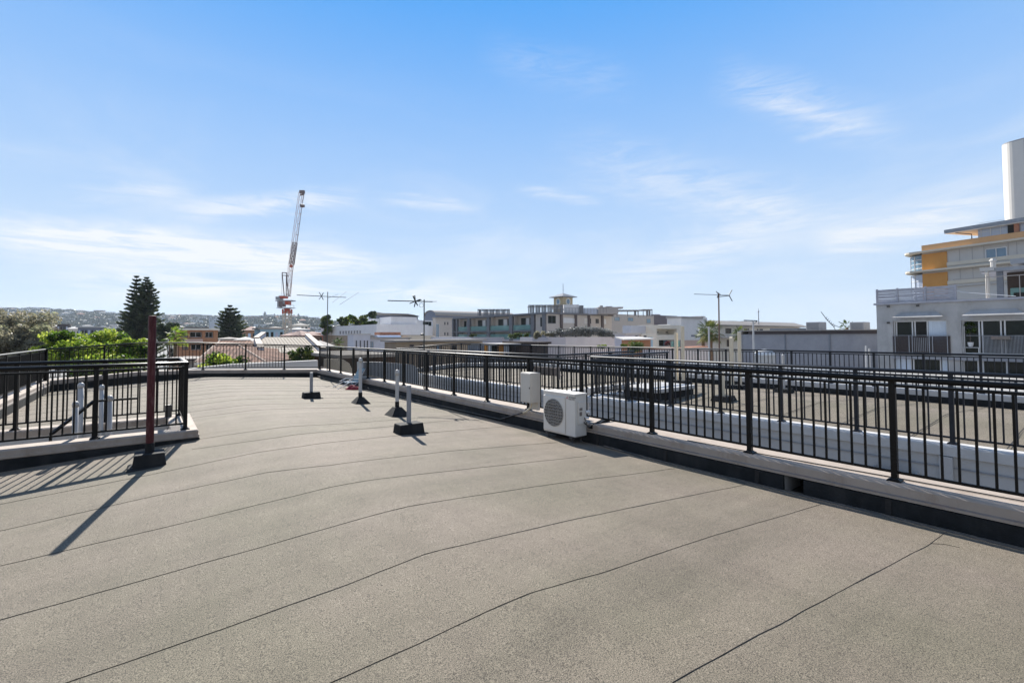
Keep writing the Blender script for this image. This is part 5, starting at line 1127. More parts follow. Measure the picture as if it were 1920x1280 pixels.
b.build('panel_joint', 'beige_grey', t); b = MB(); b.loft([[Vector((v.x, v.y, z1+.002)) for v in pl_], [Vector((v.x, v.y, z1+.25)) for v in pl_]]); b.build('coping', 'beige_grey', t)
# ------------------------------------------------------------------ vegetation
def leaf(mb, c, s, tone, asp=1.6, up=None):
    a = Vector((random.gauss(0, 1), random.gauss(0, 1), random.gauss(0, .7))).normalized() if up is None else up
    b = a.cross(Vector((random.gauss(0, 1), random.gauss(0, 1), random.gauss(0, 1)))).normalized()
    a = a*s*asp*.5; b = b*s*.5
    mb.quad(c-a, c-b*.9+a*.1, c+a, c+b*.9+a*.1); mb.tone.append(min(1, max(0, tone)))
def clump_crown(mb, clumps, n_leaf, size, asp=1.6, tone0=.45, sun=.25):
    tot = sum(c[1]**2 for c in clumps)
    for c, r, t in clumps:
        for _ in range(max(6, int(n_leaf*r*r/tot))):
            d = Vector((random.gauss(0, 1), random.gauss(0, 1), random.gauss(0, 1))).normalized()
            q = r*(random.random()**.4)
            p = c+Vector((d.x*q, d.y*q, d.z*q*.8))
            leaf(mb, p, size*random.uniform(.6, 1.3), t+random.gauss(0, .17), asp)
def tree(name, label, base, crown_c, rx, rz_, m, n_cl, n_leaf, size, cr=(.22, .38), bark='bark', group=None, asp=1.6, tr=.18, shape=None, cat='tree', hole=.12, flat=1.):
    t = thing(name, label, cat, base, group); base = Vector(base); crown_c = Vector(crown_c)
    mb = MB(); mb.tone = []; C_ = []
    for k in range(n_cl):
        d = Vector((random.gauss(0, 1), random.gauss(0, 1), random.gauss(0, 1))).normalized(); q = random.uniform(.35, .92)
        if shape: d = shape(d)
        c = crown_c+Vector((d.x*rx*q, d.y*rx*q*flat, d.z*rz_*q))
        C_.append((c, rx*random.uniform(*cr), random.uniform(.1, .85)))
    clump_crown(mb, C_, n_leaf, size, asp)
    mb.build('crown', m, t)
    b = MB(); top = crown_c-UP*rz_*.3; mid = base*.5+top*.5+Vector((random.uniform(-.2, .2), random.uniform(-.2, .2), 0))
    b.tube([base, mid, top], [tr, tr*.8, tr*.55], 8)
    for c, r, _ in random.sample(C_, min(len(C_), 14)): b.tube([top-UP*rz_*random.uniform(0, .4), (top+c)/2+UP*.1*rz_, c], [tr*.4, tr*.25, tr*.08], 5)
    b.build('trunk', bark, t)
    return t
def spread(x, y, Z): p = at(x, y, Z); return p
# grey-green tree at the picture's edge
p = at(0, 640, 44)
tree('olive_tree', 'big wispy grey-brown tree beyond the railing, beside the bright green tree', (p.x-.3, p.y, GZ), at(2, 640, 44), 5.0, 3.3, 'leaf_olive', 60, 26000, .14, (.16, .3), 'bark_grey', asp=2.6, tr=.3)
p = at(62, 652, 43)
tree('olive_tree', 'wispy grey-brown tree sloping down behind the bright green tree', (p.x, p.y, GZ), at(62, 652, 43), 2.9, 2.6, 'leaf_olive', 36, 14000, .13, (.18, .3), 'bark_grey', asp=2.6, tr=.22)
# bright green tree
for (x, y, Z, rx, rz_, n, lab) in ((128, 652, 27, 1.35, 1.15, 9000, 'bright yellow-green leafy tree right behind the far railing, its highest crown'),
        (192, 650, 28, 1.5, 1.0, 9000, 'green leafy tree behind the far railing just before the tall pine'),
        (85, 668, 26, .95, .55, 5000, 'low bright green treetop at the railing corner before the grey-brown trees'),
        (160, 668, 26, 1.5, .8, 7000, 'mid green treetop filling the space between the higher bright green crowns'),
        (250, 658, 27, 1.0, .95, 5500, 'bright green treetop directly behind the maroon post'),
        (205, 692, 25, 1.7, .75, 6000, 'yellow-green bushes seen through the far railing bars')):
    p = at(x, y, Z); tree('leafy_tree', lab, (p.x, p.y, GZ), p, rx, rz_, 'leaf_bright', 44, int(n*1.1), .115, (.24, .36), tr=.1, asp=1.3, flat=.8)
for (x, y, Z, rx, rz_, n, lab) in ((420, 680, 24, 1.2, .35, 2500, 'low lime green shrub behind the far railing below the red tiled roof'), (570, 668, 30, 1.0, .6, 2500, 'dark shrub with brown leaves behind the railing corner below the cream roof')):
    p = at(x, y, Z); tree('shrub', lab, (p.x, p.y, GZ), p, rx, rz_, 'leaf_bright' if x < 500 else 'leaf_mid', 14, n, .12, (.25, .4), tr=.06, asp=1.3, cat='shrub')
# norfolk pines
def pine(name, label, base, top, wbase, n_wh, m='leaf_pine', leaders=None, per=6, group=None, leaf_s=.32, pw=.75):
    base = Vector(base); top = Vector(top); H = top.z-base.z
    t = thing(name, label, 'pine tree', base, group)
    tr = MB(); tr.tube([base, base*.5+top*.5, top], [H*.014, H*.009, .03], 8); tr.build('trunk', 'bark', t)
    mb = MB(); mb.tone = []
    for (off, frac0, zt) in (leaders or [((0, 0), .25, 1.)]):
        for k in range(n_wh):
            u = k/(n_wh-1); z = base.z+H*(frac0+(zt-frac0)*u); R = wbase*((1-u)**pw*.97+.05)
            if leaders and off != (0, 0): R *= .9
            c = Vector((base.x+(top.x-base.x)*u, base.y+(top.y-base.y)*u, z))+Vector((off[0], off[1], 0))*min(1, u*1.4)
            a0 = random.random()*6.28
            for j in range(per):
                a = a0+2*pi*j/per+random.uniform(-.15, .15); L_ = R*random.uniform(.82, 1.08); n = max(4, int(L_/leaf_s*2.6)); dr = random.gauss(0, .05); L_ *= random.choice((1, 1, 1, 1, .8, .65))
                dv = Vector((cos(a), sin(a), 0)); sd = Vector((-sin(a), cos(a), 0)); tn = random.uniform(.2, .7)
                for i in range(n):
                    s = (i+.5)/n; q = c+dv*(L_*s)+UP*(L_*(.10*s+.22*s*s-.12+dr*s)+.1*dr)
                    for w in (-1, 0, 1):
                        f = w*L_*.17*(1-s*.75)*random.uniform(.5, 1.2)
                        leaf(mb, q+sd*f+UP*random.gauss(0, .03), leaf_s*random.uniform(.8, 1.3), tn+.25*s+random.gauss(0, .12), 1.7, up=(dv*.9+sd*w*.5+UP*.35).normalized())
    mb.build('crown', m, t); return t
b0, t0 = at(262, 650, 86), at(256, 519, 86)
tp = at(275, 521, 86); off = tp-t0
pine('pine_tree', 'tall dark pine with a double pointed top behind the bright green trees', (b0.x, b0.y, GZ), t0, 4.1, 23, leaders=[((0, 0), .38, 1.), ((off.x, off.y), .55, .99)], per=9, leaf_s=.38)
b0, t0 = at(432, 652, 112), at(431.5, 574, 112)
pine('pine_tree', 'broad dark pine standing behind the orange brick flats and tiled roof', (b0.x, b0.y, GZ), t0, 5.2, 17, leaders=[((0, 0), .36, 1.)], per=13, leaf_s=.5, pw=.5)
p = at(318, 622, 70); tree('dark_tree', 'dark green tree between the tall pine and the orange brick flats', (p.x, p.y, GZ), p, 1.7, 1.7, 'leaf_pine', 20, 4500, .22, asp=1.5, tr=.15)
p = at(612, 610, 100); tree('dark_tree', 'dark rounded tree behind the first aerial mast, next to the colonnade building', (p.x, p.y, GZ), p, 1.9, 2.4, 'leaf_mid', 24, 4500, .26, tr=.2)
def palm(label, base, head, R, n, m='leaf_palm', tr=.16, skirt=True, group=None, fan=True):
    base = Vector(base); head = Vector(head); t = thing('palm_tree', label, 'palm tree', base, group)
    b = MB(); b.tube([base, base*.4+head*.6+Vector((.05, .03, 0)), head], [tr*1.2, tr, tr*1.1], 9); b.build('trunk', 'palm_trunk', t)
    mb = MB(); mb.tone = []
    for k in range(n):
        a = random.random()*6.28; e = random.uniform(-.9, 1.35); L_ = R*random.uniform(.75, 1.1); dv = Vector((cos(a)*cos(e), sin(a)*cos(e), sin(e)))
        tip = head+dv*L_*.55; tone = (.8 if e < -.3 else .45)+random.gauss(0, .12)
        mb.quad(head, head+dv*L_*.3+UP*.02, tip, head+dv*L_*.3-UP*.03); mb.tone.append(tone)
        sd = dv.cross(UP).normalized(); up_ = sd.cross(dv)
        for j in range(11):
            w = (j-5)/5*1.25; dd = (dv*cos(w)+sd*sin(w)).normalized(); L2 = L_*.55*(1-.25*abs(w)); drop = UP*(-.22*L_*(.4+abs(w)*.4+max(0, .5-e)*.5))
            m1 = tip+dd*L2*.55+drop*.25; mb.quad(tip, m1+up_*.03+sd*.03*L_, tip+dd*L2+drop, m1-sd*.03*L_); mb.tone.append(min(1, max(0, tone+random.gauss(0, .1))))
    mb.build('crown', m, t); return t
p = at(1332, 660, 60); h = at(1331, 622, 60); palm('larger palm tree with a shaggy head in front of the tall white building', (p.x, p.y, GZ), h, 1.75, 75, tr=.28)
h = at(1318, 630, 62); p = h; palm('half hidden palm with browning fronds beside the larger palm', (p.x, p.y, GZ), h, 1.2, 40, tr=.2)
h = at(1387, 627, 56); palm('smaller palm tree at the end of the long grey wall', (h.x, h.y, GZ), h, 1.15, 50, tr=.15)
h = at(635, 645, 50); palm('small green palm in front of the sandy wall of the colonnade building', (h.x, h.y, GZ), h, .8, 34, 'leaf_mid', tr=.12)
h = at(329, 632, 40); palm('light green palm with drooping fronds beside the orange brick flats', (h.x, h.y, GZ), h, 1.1, 40, 'leaf_bright', tr=.12)
h = at(1588, 614, 47); palm('small dark palm top showing behind the rooftop air cooler', (h.x, h.y, GZ), h, .9, 24, 'leaf_mid', tr=.12)
# roof terrace garden
fd_ = XF(at(655, 620, 92).x)
for (x, y, Z, rx, rz_, m_, lab) in ((640, 603, 96, .95, .9, 'leaf_mid', 'low green shrub at the far end of the planted roof terrace'), (652, 600, 95, 1.0, 1.2, 'leaf_mid', 'rounded green shrub second along the planted roof terrace'),
        (662, 600, 94, 1.1, 1.5, 'leaf_bright', 'yellowish rooftop tree in the middle of the planted terrace'), (671, 599, 93, 1.15, 1.5, 'leaf_mid', 'tallest bushy rooftop tree of the planted terrace'), (684, 596, 92, .9, 1.1, 'leaf_mid', 'sparse small tree rising at the near end of the planted terrace'), (698, 591, 92, .95, .8, 'leaf_pine', 'dark bonsai like tree at the edge of the curved metal roof')):
    p = at(x, y, Z); tree('terrace_shrub', lab, (p.x, p.y, at(x, 612, Z).z), p, rx, rz_, m_, 12, 1300, .22, (.3, .5), tr=.06, cat='shrub')
p = at(692, 606, 88); mb = MB(); mb.tone = []
clump_crown(mb, [(at(684+k*1.6, 604+random.uniform(0, 2.5)+(1.5 if k < 4 else 0), 87.5), .45, .35) for k in range(13)], 1600, .2)
o = mb.build('hanging_plant', 'leaf_mid'); tag(o, 'trailing green plant spilling over the edge of the white upper wall', 'plant')
# podium hedge
pp = [at(1030, 628, 76.5), at(1060, 628, 75.3), at(1095, 628, 76.8), at(1130, 629, 79.5), at(1160, 630, 83)]
Lp = arc_pts(pp); mb = MB(); mb.tone = []; cl = []
for k in range(46):
    q, _ = along(pp, Lp, Lp[-1]*k/45); u = k/45; h = .35+.55*sin(pi*min(1, max(0, (u-.02)*1.15)))**.6
    cl.append((q+UP*(h*.75-.15+random.uniform(-.2, .35)), .65*h+.3, random.uniform(.15, .9)))
clump_crown(mb, cl, 9000, .17, 1.5)
o = mb.build('hedge', 'leaf_grey'); tag(o, 'long mounded grey-green hedge along the top of the podium wall', 'hedge')
for (x0, x1, y, Z, m_, lab) in ((881, 893, 629.5, 103, 'leaf_mid', 'small green bush on the terrace under the first wide glass balcony'), (954, 990, 630, 90, 'leaf_mid', 'wide green planting on the terrace below the glass balconies'), (1004, 1020, 629, 78, 'leaf_olive', 'brownish low shrub at the start of the podium hedge'), (1023, 1038, 628, 76, 'leaf_olive', 'rust tinged shrub joining the podium hedge'),
        (1122, 1137, 650, 40, 'leaf_bright', 'light green bush behind the railing between the podium wall and the brick hut'), (1165, 1178, 648, 46, 'leaf_bright', 'upright light green bush touching the orange brick hut'), (1183, 1199, 651.5, 45, 'leaf_mid', 'green shrub in front of the orange brick hut window'), (1247, 1262, 644, 52, 'leaf_red', 'red flowering shrub on the pale terrace'), (1258, 1269, 646, 53, 'leaf_mid', 'small dark green shrub beside the red flowering shrub')):
    a, c = at(x0, y, Z), at(x1, y, Z); mb = MB(); mb.tone = []; n = max(4, int((x1-x0)/2.2)); r = .16*(c-a).length if n < 7 else .45
    clump_crown(mb, [(a+(c-a)*random.random()+UP*random.uniform(-.3, .5)*r*2, r, random.uniform(.3, .7)) for _ in range(n+4)], 1500, .16 if Z > 60 else .1)
    o = mb.build('shrub', m_); tag(o, lab, 'shrub')
if PLANT:
    t, c, zt_ = PLANT; mb = MB(); mb.tone = []; clump_crown(mb, [(Vector((c.x, c.y+random.uniform(-.2, .2), zt_+random.uniform(-.35, .3))), .10, .35) for _ in range(12)], 420, .09); mb.build('foliage', 'leaf_mid', t)
# ------------------------------------------------------------------ crane
Zc = 140.
cr = thing('tower_crane', 'tall white and red luffing tower crane with its jib raised almost upright', 'crane', (at(538, 640, Zc).x, at(538, 640, Zc).y, GZ))
def CP(x, y, dz=0): return at(x, y, Zc+dz)
def lattice(mb, p0, p1, w, d, n, r, up=None, w1=None):
    p0 = Vector(p0); p1 = Vector(p1); ax = (p1-p0).normalized(); sx = RGT-ax*RGT.dot(ax); sx.normalize(); sy = ax.cross(sx); w1 = w1 or w
    def corner(u, a, b): k = w+(w1-w)*u; return p0+(p1-p0)*u+sx*a*k/2+sy*b*d/2*(k/w)
    cs = ((-1, -1), (1, -1), (1, 1), (-1, 1))
    for a, b in cs: mb.bar(corner(0, a, b), corner(1, a, b), r*1.5)
    for k in range(n):
        u0, u1 = k/n, (k+1)/n
        for i in range(4):
            A, B = cs[i], cs[(i+1) % 4]
            if k % 2: A, B = B, A
            mb.bar(corner(u0, *A), corner(u1, *B), r); mb.bar(corner(u1, *A), corner(u1, *B), r*.8)
b = MB(); lattice(b, (CP(538.3, 660).x, CP(538.3, 660).y, GZ), CP(538.3, 584), 1.75, 1.75, 15, .19); b.build('mast', 'crane_white', cr)
b = MB(); p = CP(538.5, 583); b.lathe((p.x, p.y, 0), [(.95, p.z-.5), (1.0, p.z-.1), (.8, p.z), (.8, p.z+.6), (.95, p.z+.7)], 16); lattice(b, CP(538.5, 588), CP(538.5, 580), 1.9, 1.9, 1, .2); b.build('slewing_ring', 'crane_red', cr)
b = MB(); p0, p1 = CP(520, 563), CP(551, 563); zb_, zt_ = CP(538, 566).z, CP(538, 562).z; b.loft([[p0-HED*1.2-UP*.3, p1-HED*1.2-UP*.3, p1+HED*1.2-UP*.3, p0+HED*1.2-UP*.3], [p0-HED*1.2, p1-HED*1.2, p1+HED*1.2, p0+HED*1.2]])
p0, p1 = CP(522, 577), CP(551, 577); b.loft([[p0-HED*1.2-UP*.15, p1-HED*1.2-UP*.15, p1+HED*1.2-UP*.15, p0+HED*1.2-UP*.15], [p0-HED*1.2, p1-HED*1.2, p1+HED*1.2, p0+HED*1.2]])
for x in (544, 551): b.bar(CP(x, 577), CP(x, 572), .08)
b.bar(CP(544, 572), CP(551, 572), .07); b.build('platform', 'crane_grey', cr)
def blk(x0, y0, x1, y1, m, nm, d=1.1):
    b = MB(); p, q = CP(x0, y1), CP(x1, y0); b.pts8([p-HED*d, Vector((q.x, q.y, p.z))-HED*d, Vector((q.x, q.y, p.z))+HED*d, p+HED*d, Vector((p.x, p.y, q.z))-HED*d, q-HED*d, q+HED*d, Vector((p.x, p.y, q.z))+HED*d]); return b.build(nm, m, cr)
blk(520, 556.5, 528, 562, 'crane_grey', 'winch'); blk(526, 555, 537, 559.5, 'crane_red', 'machinery_deck'); blk(526.5, 564, 533, 575, 'crane_dark', 'ballast'); blk(523, 563, 526.3, 576, 'crane_grey', 'ballast_frame'); blk(537.5, 563, 543, 571.5, 'crane_red', 'cab'); blk(533.2, 563, 537.3, 570, 'crane_grey', 'machine_house')
b = MB()
for dz in (-.8, .8):
    for q in ((529, 512, 533, 556), (537, 512, 541, 556), (529, 511, 538, 511.5), (529, 516, 541, 517), (537, 516, 536.5, 556), (528.5, 512, 528.5, 556)): b.bar(CP(q[0], q[1], dz), CP(q[2], q[3], dz), .22 if q[0] != 528.5 else .07)
b.bar(CP(529, 511.5, -.8), CP(529, 511.5, .8), .25); b.bar(CP(537.5, 511.5, -.8), CP(537.5, 511.5, .8), .25); b.build('a_frame', 'crane_dark', cr)
b = MB(); lattice(b, CP(540.5, 556), CP(544.5, 505), 1.0, 1.0, 5, .05); lattice(b, CP(544.5, 505), CP(564.5, 362), 1.1, 1.0, 11, .042); b.build('jib', 'jib_paint', cr)
b = MB(); lattice(b, CP(547, 496), CP(553, 455), 1.0, 1.05, 8, .09); b.build('jib_section', 'crane_dark', cr)
b = MB(); p = CP(566.5, 361); b.bar(CP(562, 360), CP(571, 360), .7, .9); b.bar(CP(563, 366), CP(570, 364), .35); b.lathe((CP(567, 386).x, CP(567, 386).y, CP(567, 386).z), [(.2, -.5), (.7, -.3), (.7, .3), (.2, .5)], 8); b.build('jib_head', 'crane_dark', cr)
b = MB()
for q in ((570.5, 361, 566, 386), (566, 387, 556, 460), (555, 462, 548.5, 508), (548.5, 508, 543, 556)): b.bar(CP(q[0], q[1], -.5), CP(q[2], q[3], -.5), .06); b.bar(CP(q[0]+.6, q[1], .5), CP(q[2]+.6, q[3], .5), .06)
for y, x0, x1 in ((400, 561, 565), (420, 558, 562.5), (440, 555, 560), (508, 545, 549)): b.bar(CP(x0, y), CP(x1, y), .10)
b.build('pendant_line', 'crane_dark', cr); b = MB(); b.lathe(tuple(CP(546, 499)), [(.1, -.5), (.5, -.2), (.5, .3), (.1, .6)], 8); b.build('sheave', 'crane_red', cr)
# ------------------------------------------------------------------ roofs just beyond the railing
def hip(mb, P, zr_, inset, zeave, uv=True):
    pass
# cream roofed house with parapet gables
Yc = 33.; 
t = thing('parapet_house', 'house with a plain cream sheet roof between raised white parapet gables', 'house', (at(540, 650, 38).x, at(540, 650, 38).y, GZ))
e0, e1 = at(497, 661, 33), at(602, 661, 33); r0, r1 = at(484, 632, 46), at(572, 632, 46)
def slab(mb, a, b_, c, d, th): mb.pts8([Vector(v)-UP*th for v in (a, b_, c, d)]+[Vector(v) for v in (a, b_, c, d)])
b = MB(); slab(b, e0, e1, r1, r0, .18); b.build('roof', 'cream_roof', t)
b = MB()
for k in range(1, 15): u = k/15; b.bar(e0+(e1-e0)*u+UP*.02, r0+(r1-r0)*u+UP*.02, .05, .05)
b.build('roof_seam', 'cream_roof', t)
w0, w1 = e0+(r0-e0)*.05-UP*.2, e1+(r1-e1)*.05-UP*.2
b = MB(); b.pts8([(w0.x, w0.y, GZ), (w1.x, w1.y, GZ), (r1.x, r1.y, GZ), (r0.x, r0.y, GZ), w0, w1, r1-UP*.2, r0-UP*.2]); b.build('wall', 'white_build', t)
for (x0, x1) in ((499, 505), (507.5, 513), (516, 521), (529, 546)):
    p, q = at(x0, 665, 33.4), at(x1, 665, 33.4); d_ = (q-p); d_.z = 0; f = Fac((e0.x, e0.y), (e1.x-e0.x, e1.y-e0.y), (-HED.x, -HED.y)); f.n = Vector((f.t.y, -f.t.x, 0)); a0, _ = f.P(x0, 665); a1, _ = f.P(x1, 665)
    window(f, t, (a0, a1, f.P(x0, 675)[1], f.P(x0, 665)[1]), 'glass' if x0 < 525 else 'glass_pale', 'frame_white', 0 if x0 < 525 else 2, d=-.4, fw=.05, proud=.12)
def gable(a, b_, h, w=.5):
    a = Vector(a); b_ = Vector(b_); n_ = (b_-a).cross(UP).normalized()*w/2
    m = MB(); m.pts8([Vector((a.x, a.y, GZ))-n_, Vector((b_.x, b_.y, GZ))-n_, Vector((b_.x, b_.y, GZ))+n_, Vector((a.x, a.y, GZ))+n_, a-n_+UP*h, b_-n_+UP*h, b_+n_+UP*h, a+n_+UP*h]); m.build('parapet_gable', 'lavender', t)
    m = MB(); m.pts8([a-n_*1.2+UP*(h+.002), b_-n_*1.2+UP*(h+.002), b_+n_*1.2+UP*(h+.002), a+n_*1.2+UP*(h+.002), a-n_*1.2+UP*(h+.12), b_-n_*1.2+UP*(h+.12), b_+n_*1.2+UP*(h+.12), a+n_*1.2+UP*(h+.12)]); m.build('gable_coping', 'coping', t)
gable(e1+RGT*.2-HED*.1, r1+RGT*.2, .22, .35); gable(e0-RGT*.25-HED*.1, at(481, 640, 43), .3, .35); gable(at(480, 643, 41), r0+HED*1., .4, .35)
p = at(494, 644, 41); b = MB(); b.box(p.x-.5, p.x+.5, p.y-.5, p.y+.5, p.z-1.5, p.z); b.build('chimney', 'white_warm', t)
p = at(548, 655, 36); b = MB(); b.box(p.x-.4, p.x+.4, p.y-.3, p.y+.3, p.z-.25, p.z+.08); b.build('roof_vent', 'white_warm', t)
# red tiled hip roofs
def hiproof(name, label, xl, xr, ye, yr, rl, rr_, Ze, Zr, m='tile_red', wall='brick_orange', wz=GZ, group=None, cat='house', back=None):
    E0, E1 = at(xl, ye, Ze), at(xr, ye, Ze); R0, R1 = at(rl, yr, Zr), at(rr_, yr, Zr); zE, zR = (E0.z+E1.z)/2, (R0.z+R1.z)/2
    E0.z = E1.z = zE; R0.z = R1.z = zR; dep = (Zr-Ze)*2; B0, B1 = E0+HED*dep, E1+HED*dep
    c = (E0+E1+B0+B1)/4; t = thing(name, label, cat, (c.x, c.y, GZ), group)
    b = MB(); b.uv = []
    def face(*q):
        b.quad(*q); q = [Vector(v) for v in q]; o = q[0]; u = (q[1]-q[0]).normalized(); nn = u.cross(q[-1]-q[0]).normalized(); v = nn.cross(u)
        b.uv += [((w-o).dot(u), (w-o).dot(v)) for w in q]
    face(E0, E1, R1, R0); face(E1, B1, R1); face(B1, B0, R0, R1); face(B0, E0, R0); face(*[v-UP*.1 for v in (B0, B1, E1, E0)])
    if abs(R0.x-R1.x)+abs(R0.y-R1.y) < .01: pass
    b.build('roof', m, t)
    k = MB(); k.tube([R0, R1], .09, 6)
    for q in ((E0, R0), (E1, R1)): k.tube(q, .08, 6)
    k.build('ridge_cap', 'brick_brown' if m == 'tile_red' else m, t)
    I = [c+(v-c)*.93 for v in (E0, E1, B1, B0)]
    w = MB(); w.pts8([(v.x, v.y, wz) for v in I]+[(v.x, v.y, zE-.1) for v in I]); w.build('wall', wall, t)
    k = MB(); k.sweep([E0, E1], [(-.06, -.18), (-.06, .0), (.06, 0), (.06, -.18)]); k.build('gutter', 'white_warm', t)
    return t
hiproof('tiled_house', 'big red-brown tiled hip roof right behind the far railing', 366, 498, 679, 648, 402, 448, 27, 33.5)
hiproof('tiled_house', 'smaller red tiled roof rising just behind the big tiled hip roof', 400, 488, 653, 638.5, 412, 470, 40, 45, wall='white_build')
# orange brick flats
fo_ = YF(at(372, 630, 58).y); AL = fo_.P(334, 630)[0]; Wd = fo_.P(408.5, 630)[0]
t = thing('brick_flats', 'orange brick flats with white eaves and balconies behind the tiled roofs', 'apartment building', fo_.W((AL+Wd)/2, GZ, -4))
zt = fo_.P(370, 619)[1]; z1 = fo_.P(370, 635.5)[1]; z2_ = fo_.P(370, 640.5)[1]
hl = [fo_.rect(340, 622, 352, 632.5), fo_.rect(356, 622, 379, 632.5), fo_.rect(385, 622, 400, 633), fo_.rect(341, 645, 353, 656), fo_.rect(358, 645, 378, 656), fo_.rect(386, 645, 400, 656)]
b = MB(); fo_.wall(b, AL, Wd, GZ, zt, hl, .8, 9); b.build('wall', 'brick_orange', t)
b = MB(); fo_.box(b, AL-.2, Wd+.15, zt+.002, zt+.25, -9.3, .5); b.build('roof', 'white_warm', t); b = MB(); fo_.box(b, AL+.2, Wd-1, zt+.252, zt+.4, -9, .1); b.build('roof_deck', 'slate', t)
for i, h in enumerate(hl): window(fo_, t, h, 'glass' if i % 3 else 'curtain_warm', 'frame_white', 1, d=-.78, fw=.08)
b = MB(); fo_.box(b, AL, fo_.P(380, 637)[0], z2_, z1, .002, .35); b.build('balcony_front', 'pink_wall', t); b = MB(); fo_.box(b, AL, fo_.P(380, 640)[0], z2_-.12, z2_-.005, .002, .5); b.build('balcony_slab', 'white_warm', t)
# ------------------------------------------------------------------ town between here and the hill
def house_mesh(name, label, c, w, d, h, rh, wall, roofm, rot=0, group=None, flat=False, nwin=3, cat='house', zb=GZ, win=True):
    c = Vector(c); t = thing(name, label, cat, (c.x, c.y, zb), group); ux = Vector((cos(rot), sin(rot), 0)); uy = Vector((-sin(rot), cos(rot), 0))
    def P_(a, b_, z): return Vector((c.x, c.y, 0))+ux*a+uy*b_+UP*z
    b = MB(); b.pts8([P_(-w/2, -d/2, zb), P_(w/2, -d/2, zb), P_(w/2, d/2, zb), P_(-w/2, d/2, zb), P_(-w/2, -d/2, h), P_(w/2, -d/2, h), P_(w/2, d/2, h), P_(-w/2, d/2, h)]); b.build('wall', wall, t)
    e = .5; b = MB(); E_ = [P_(-w/2-e, -d/2-e, h+.02), P_(w/2+e, -d/2-e, h+.02), P_(w/2+e, d/2+e, h+.02), P_(-w/2-e, d/2+e, h+.02)]
    if flat: b.loft([E_, [v+UP*.35 for v in E_]])
    else: k = max(.0, w/2-d/2*.9); b.loft([E_, [v+UP*.12 for v in E_], [P_(-k, -.02, h+rh), P_(k, -.02, h+rh), P_(k, .02, h+rh), P_(-k, .02, h+rh)]])
    b.build('roof', roofm, t)
    if win:
        f = Fac((P_(-w/2, -d/2, 0).x, P_(-w/2, -d/2, 0).y), (ux.x, ux.y), (-uy.x, -uy.y))
        hh = h-zb; st = max(1, int(round((min(hh, 9))/3)))
        for s in range(st):
            for k in range(nwin):
                a = w*(k+.5)/nwin; q = MB(); f.box(q, a-w/nwin*.28, a+w/nwin*.28, h-.7-s*3-1.3, h-.7-s*3, .003, .06); q.build('window', 'glass' if (k+s) % 3 else 'glass_pale', t)
    return t
rotc = 0
def town(name, x0, x1, y, Z, wall, roofm, label, rise=0, flat=False, nwin=3, d=8, cat='house', dr=0):
    f = YF(at((x0+x1)/2, y, Z).y); a0, _ = f.P(x0, y); a1, _ = f.P(x1, y); c = Vector(((a0+a1)/2, f.O.y+d/2, at((x0+x1)/2, y, Z).z)); w = a1-a0
    return house_mesh(name, label, c, w, d, c.z, rise*Z/FPX, wall, roofm, rotc+dr, None, flat, nwin, cat)
town('house', 86, 105, 612, 210, 'brick_brown', 'roof_white', 'brown house with a pale hipped roof beside the dark valley block', 7)
town('flat_roof_building', 107, 128, 609, 190, 'slate', 'slate', 'dark flat roofed block in the valley behind the bright green tree', 0, True, 4, cat='building')
town('house', 128, 150, 617, 150, 'white_warm', 'roof_white', 'house with a broad white roof in the valley next to the dark block', 6)
town('flat_roof_building', 146, 200, 614.5, 140, 'roof_blue', 'roof_white', 'long low building with a bright flat roof over dark windows in the valley', 0, True, 9, cat='building')
town('flat_roof_building', 209, 216, 610, 160, 'white_build', 'white_build', 'narrow white block beside the tall pine in the valley', 0, True, 1, cat='building')
town('flat_roof_building', 215, 232, 619, 120, 'roof_pale', 'roof_white', 'low pale shed just before the trunk of the tall pine', 0, True, 2, cat='building')
town('house', 318, 349, 614.5, 150, 'white_warm', 'roof_white', 'house with a pale pyramid roof above the dark green tree', 6, d=14)
town('house', 463, 490, 620, 130, 'brick_orange', 'roof_brown', 'brown gabled house beside the broad pine', 9, d=9)
town('flat_roof_building', 488, 532, 617, 115, 'paint_blue', 'roof_pale', 'pale blue painted building behind the crane mast', 0, True, 5, cat='building')
town('house', 546, 600, 630, 100, 'brick_brown', 'roof_brown', 'house with a wide dark red roof behind the crane mast', 11, d=9)
town('house', 556, 578, 610, 220, 'white_warm', 'roof_pale', 'house with a pale hipped roof high behind the crane mast', 5)
town('house', 548, 580, 618, 180, 'lavender', 'roof_white', 'house with a broad pale roof just below the higher hipped one by the crane', 4)
town('house', 508, 532, 615, 190, 'white_build', 'roof_pale', 'pale roofed house directly behind the crane mast above the blue building', 3)
town('house', 580, 606, 626, 120, 'brick_red', 'roof_brown', 'dark red brick house before the colonnade building', 5)
town('house', 448, 484, 640, 85, 'white_warm', 'roof_white', 'small white gabled house between the broad pine and the cream roof', 9, d=7)
town('house', 418, 452, 636, 95, 'white_build', 'roof_pale', 'low white roofed house at the foot of the broad pine', 4)
town('house', 340, 366, 676, 30, 'concrete', 'slate', 'dark roofed outbuilding behind the stairwell railing post', 7, d=3, nwin=1)
town('house', 606, 619, 650, 60, 'lavender', 'roof_pale', 'small gabled grey house beside the first aerial mast', 12, d=6, nwin=1)
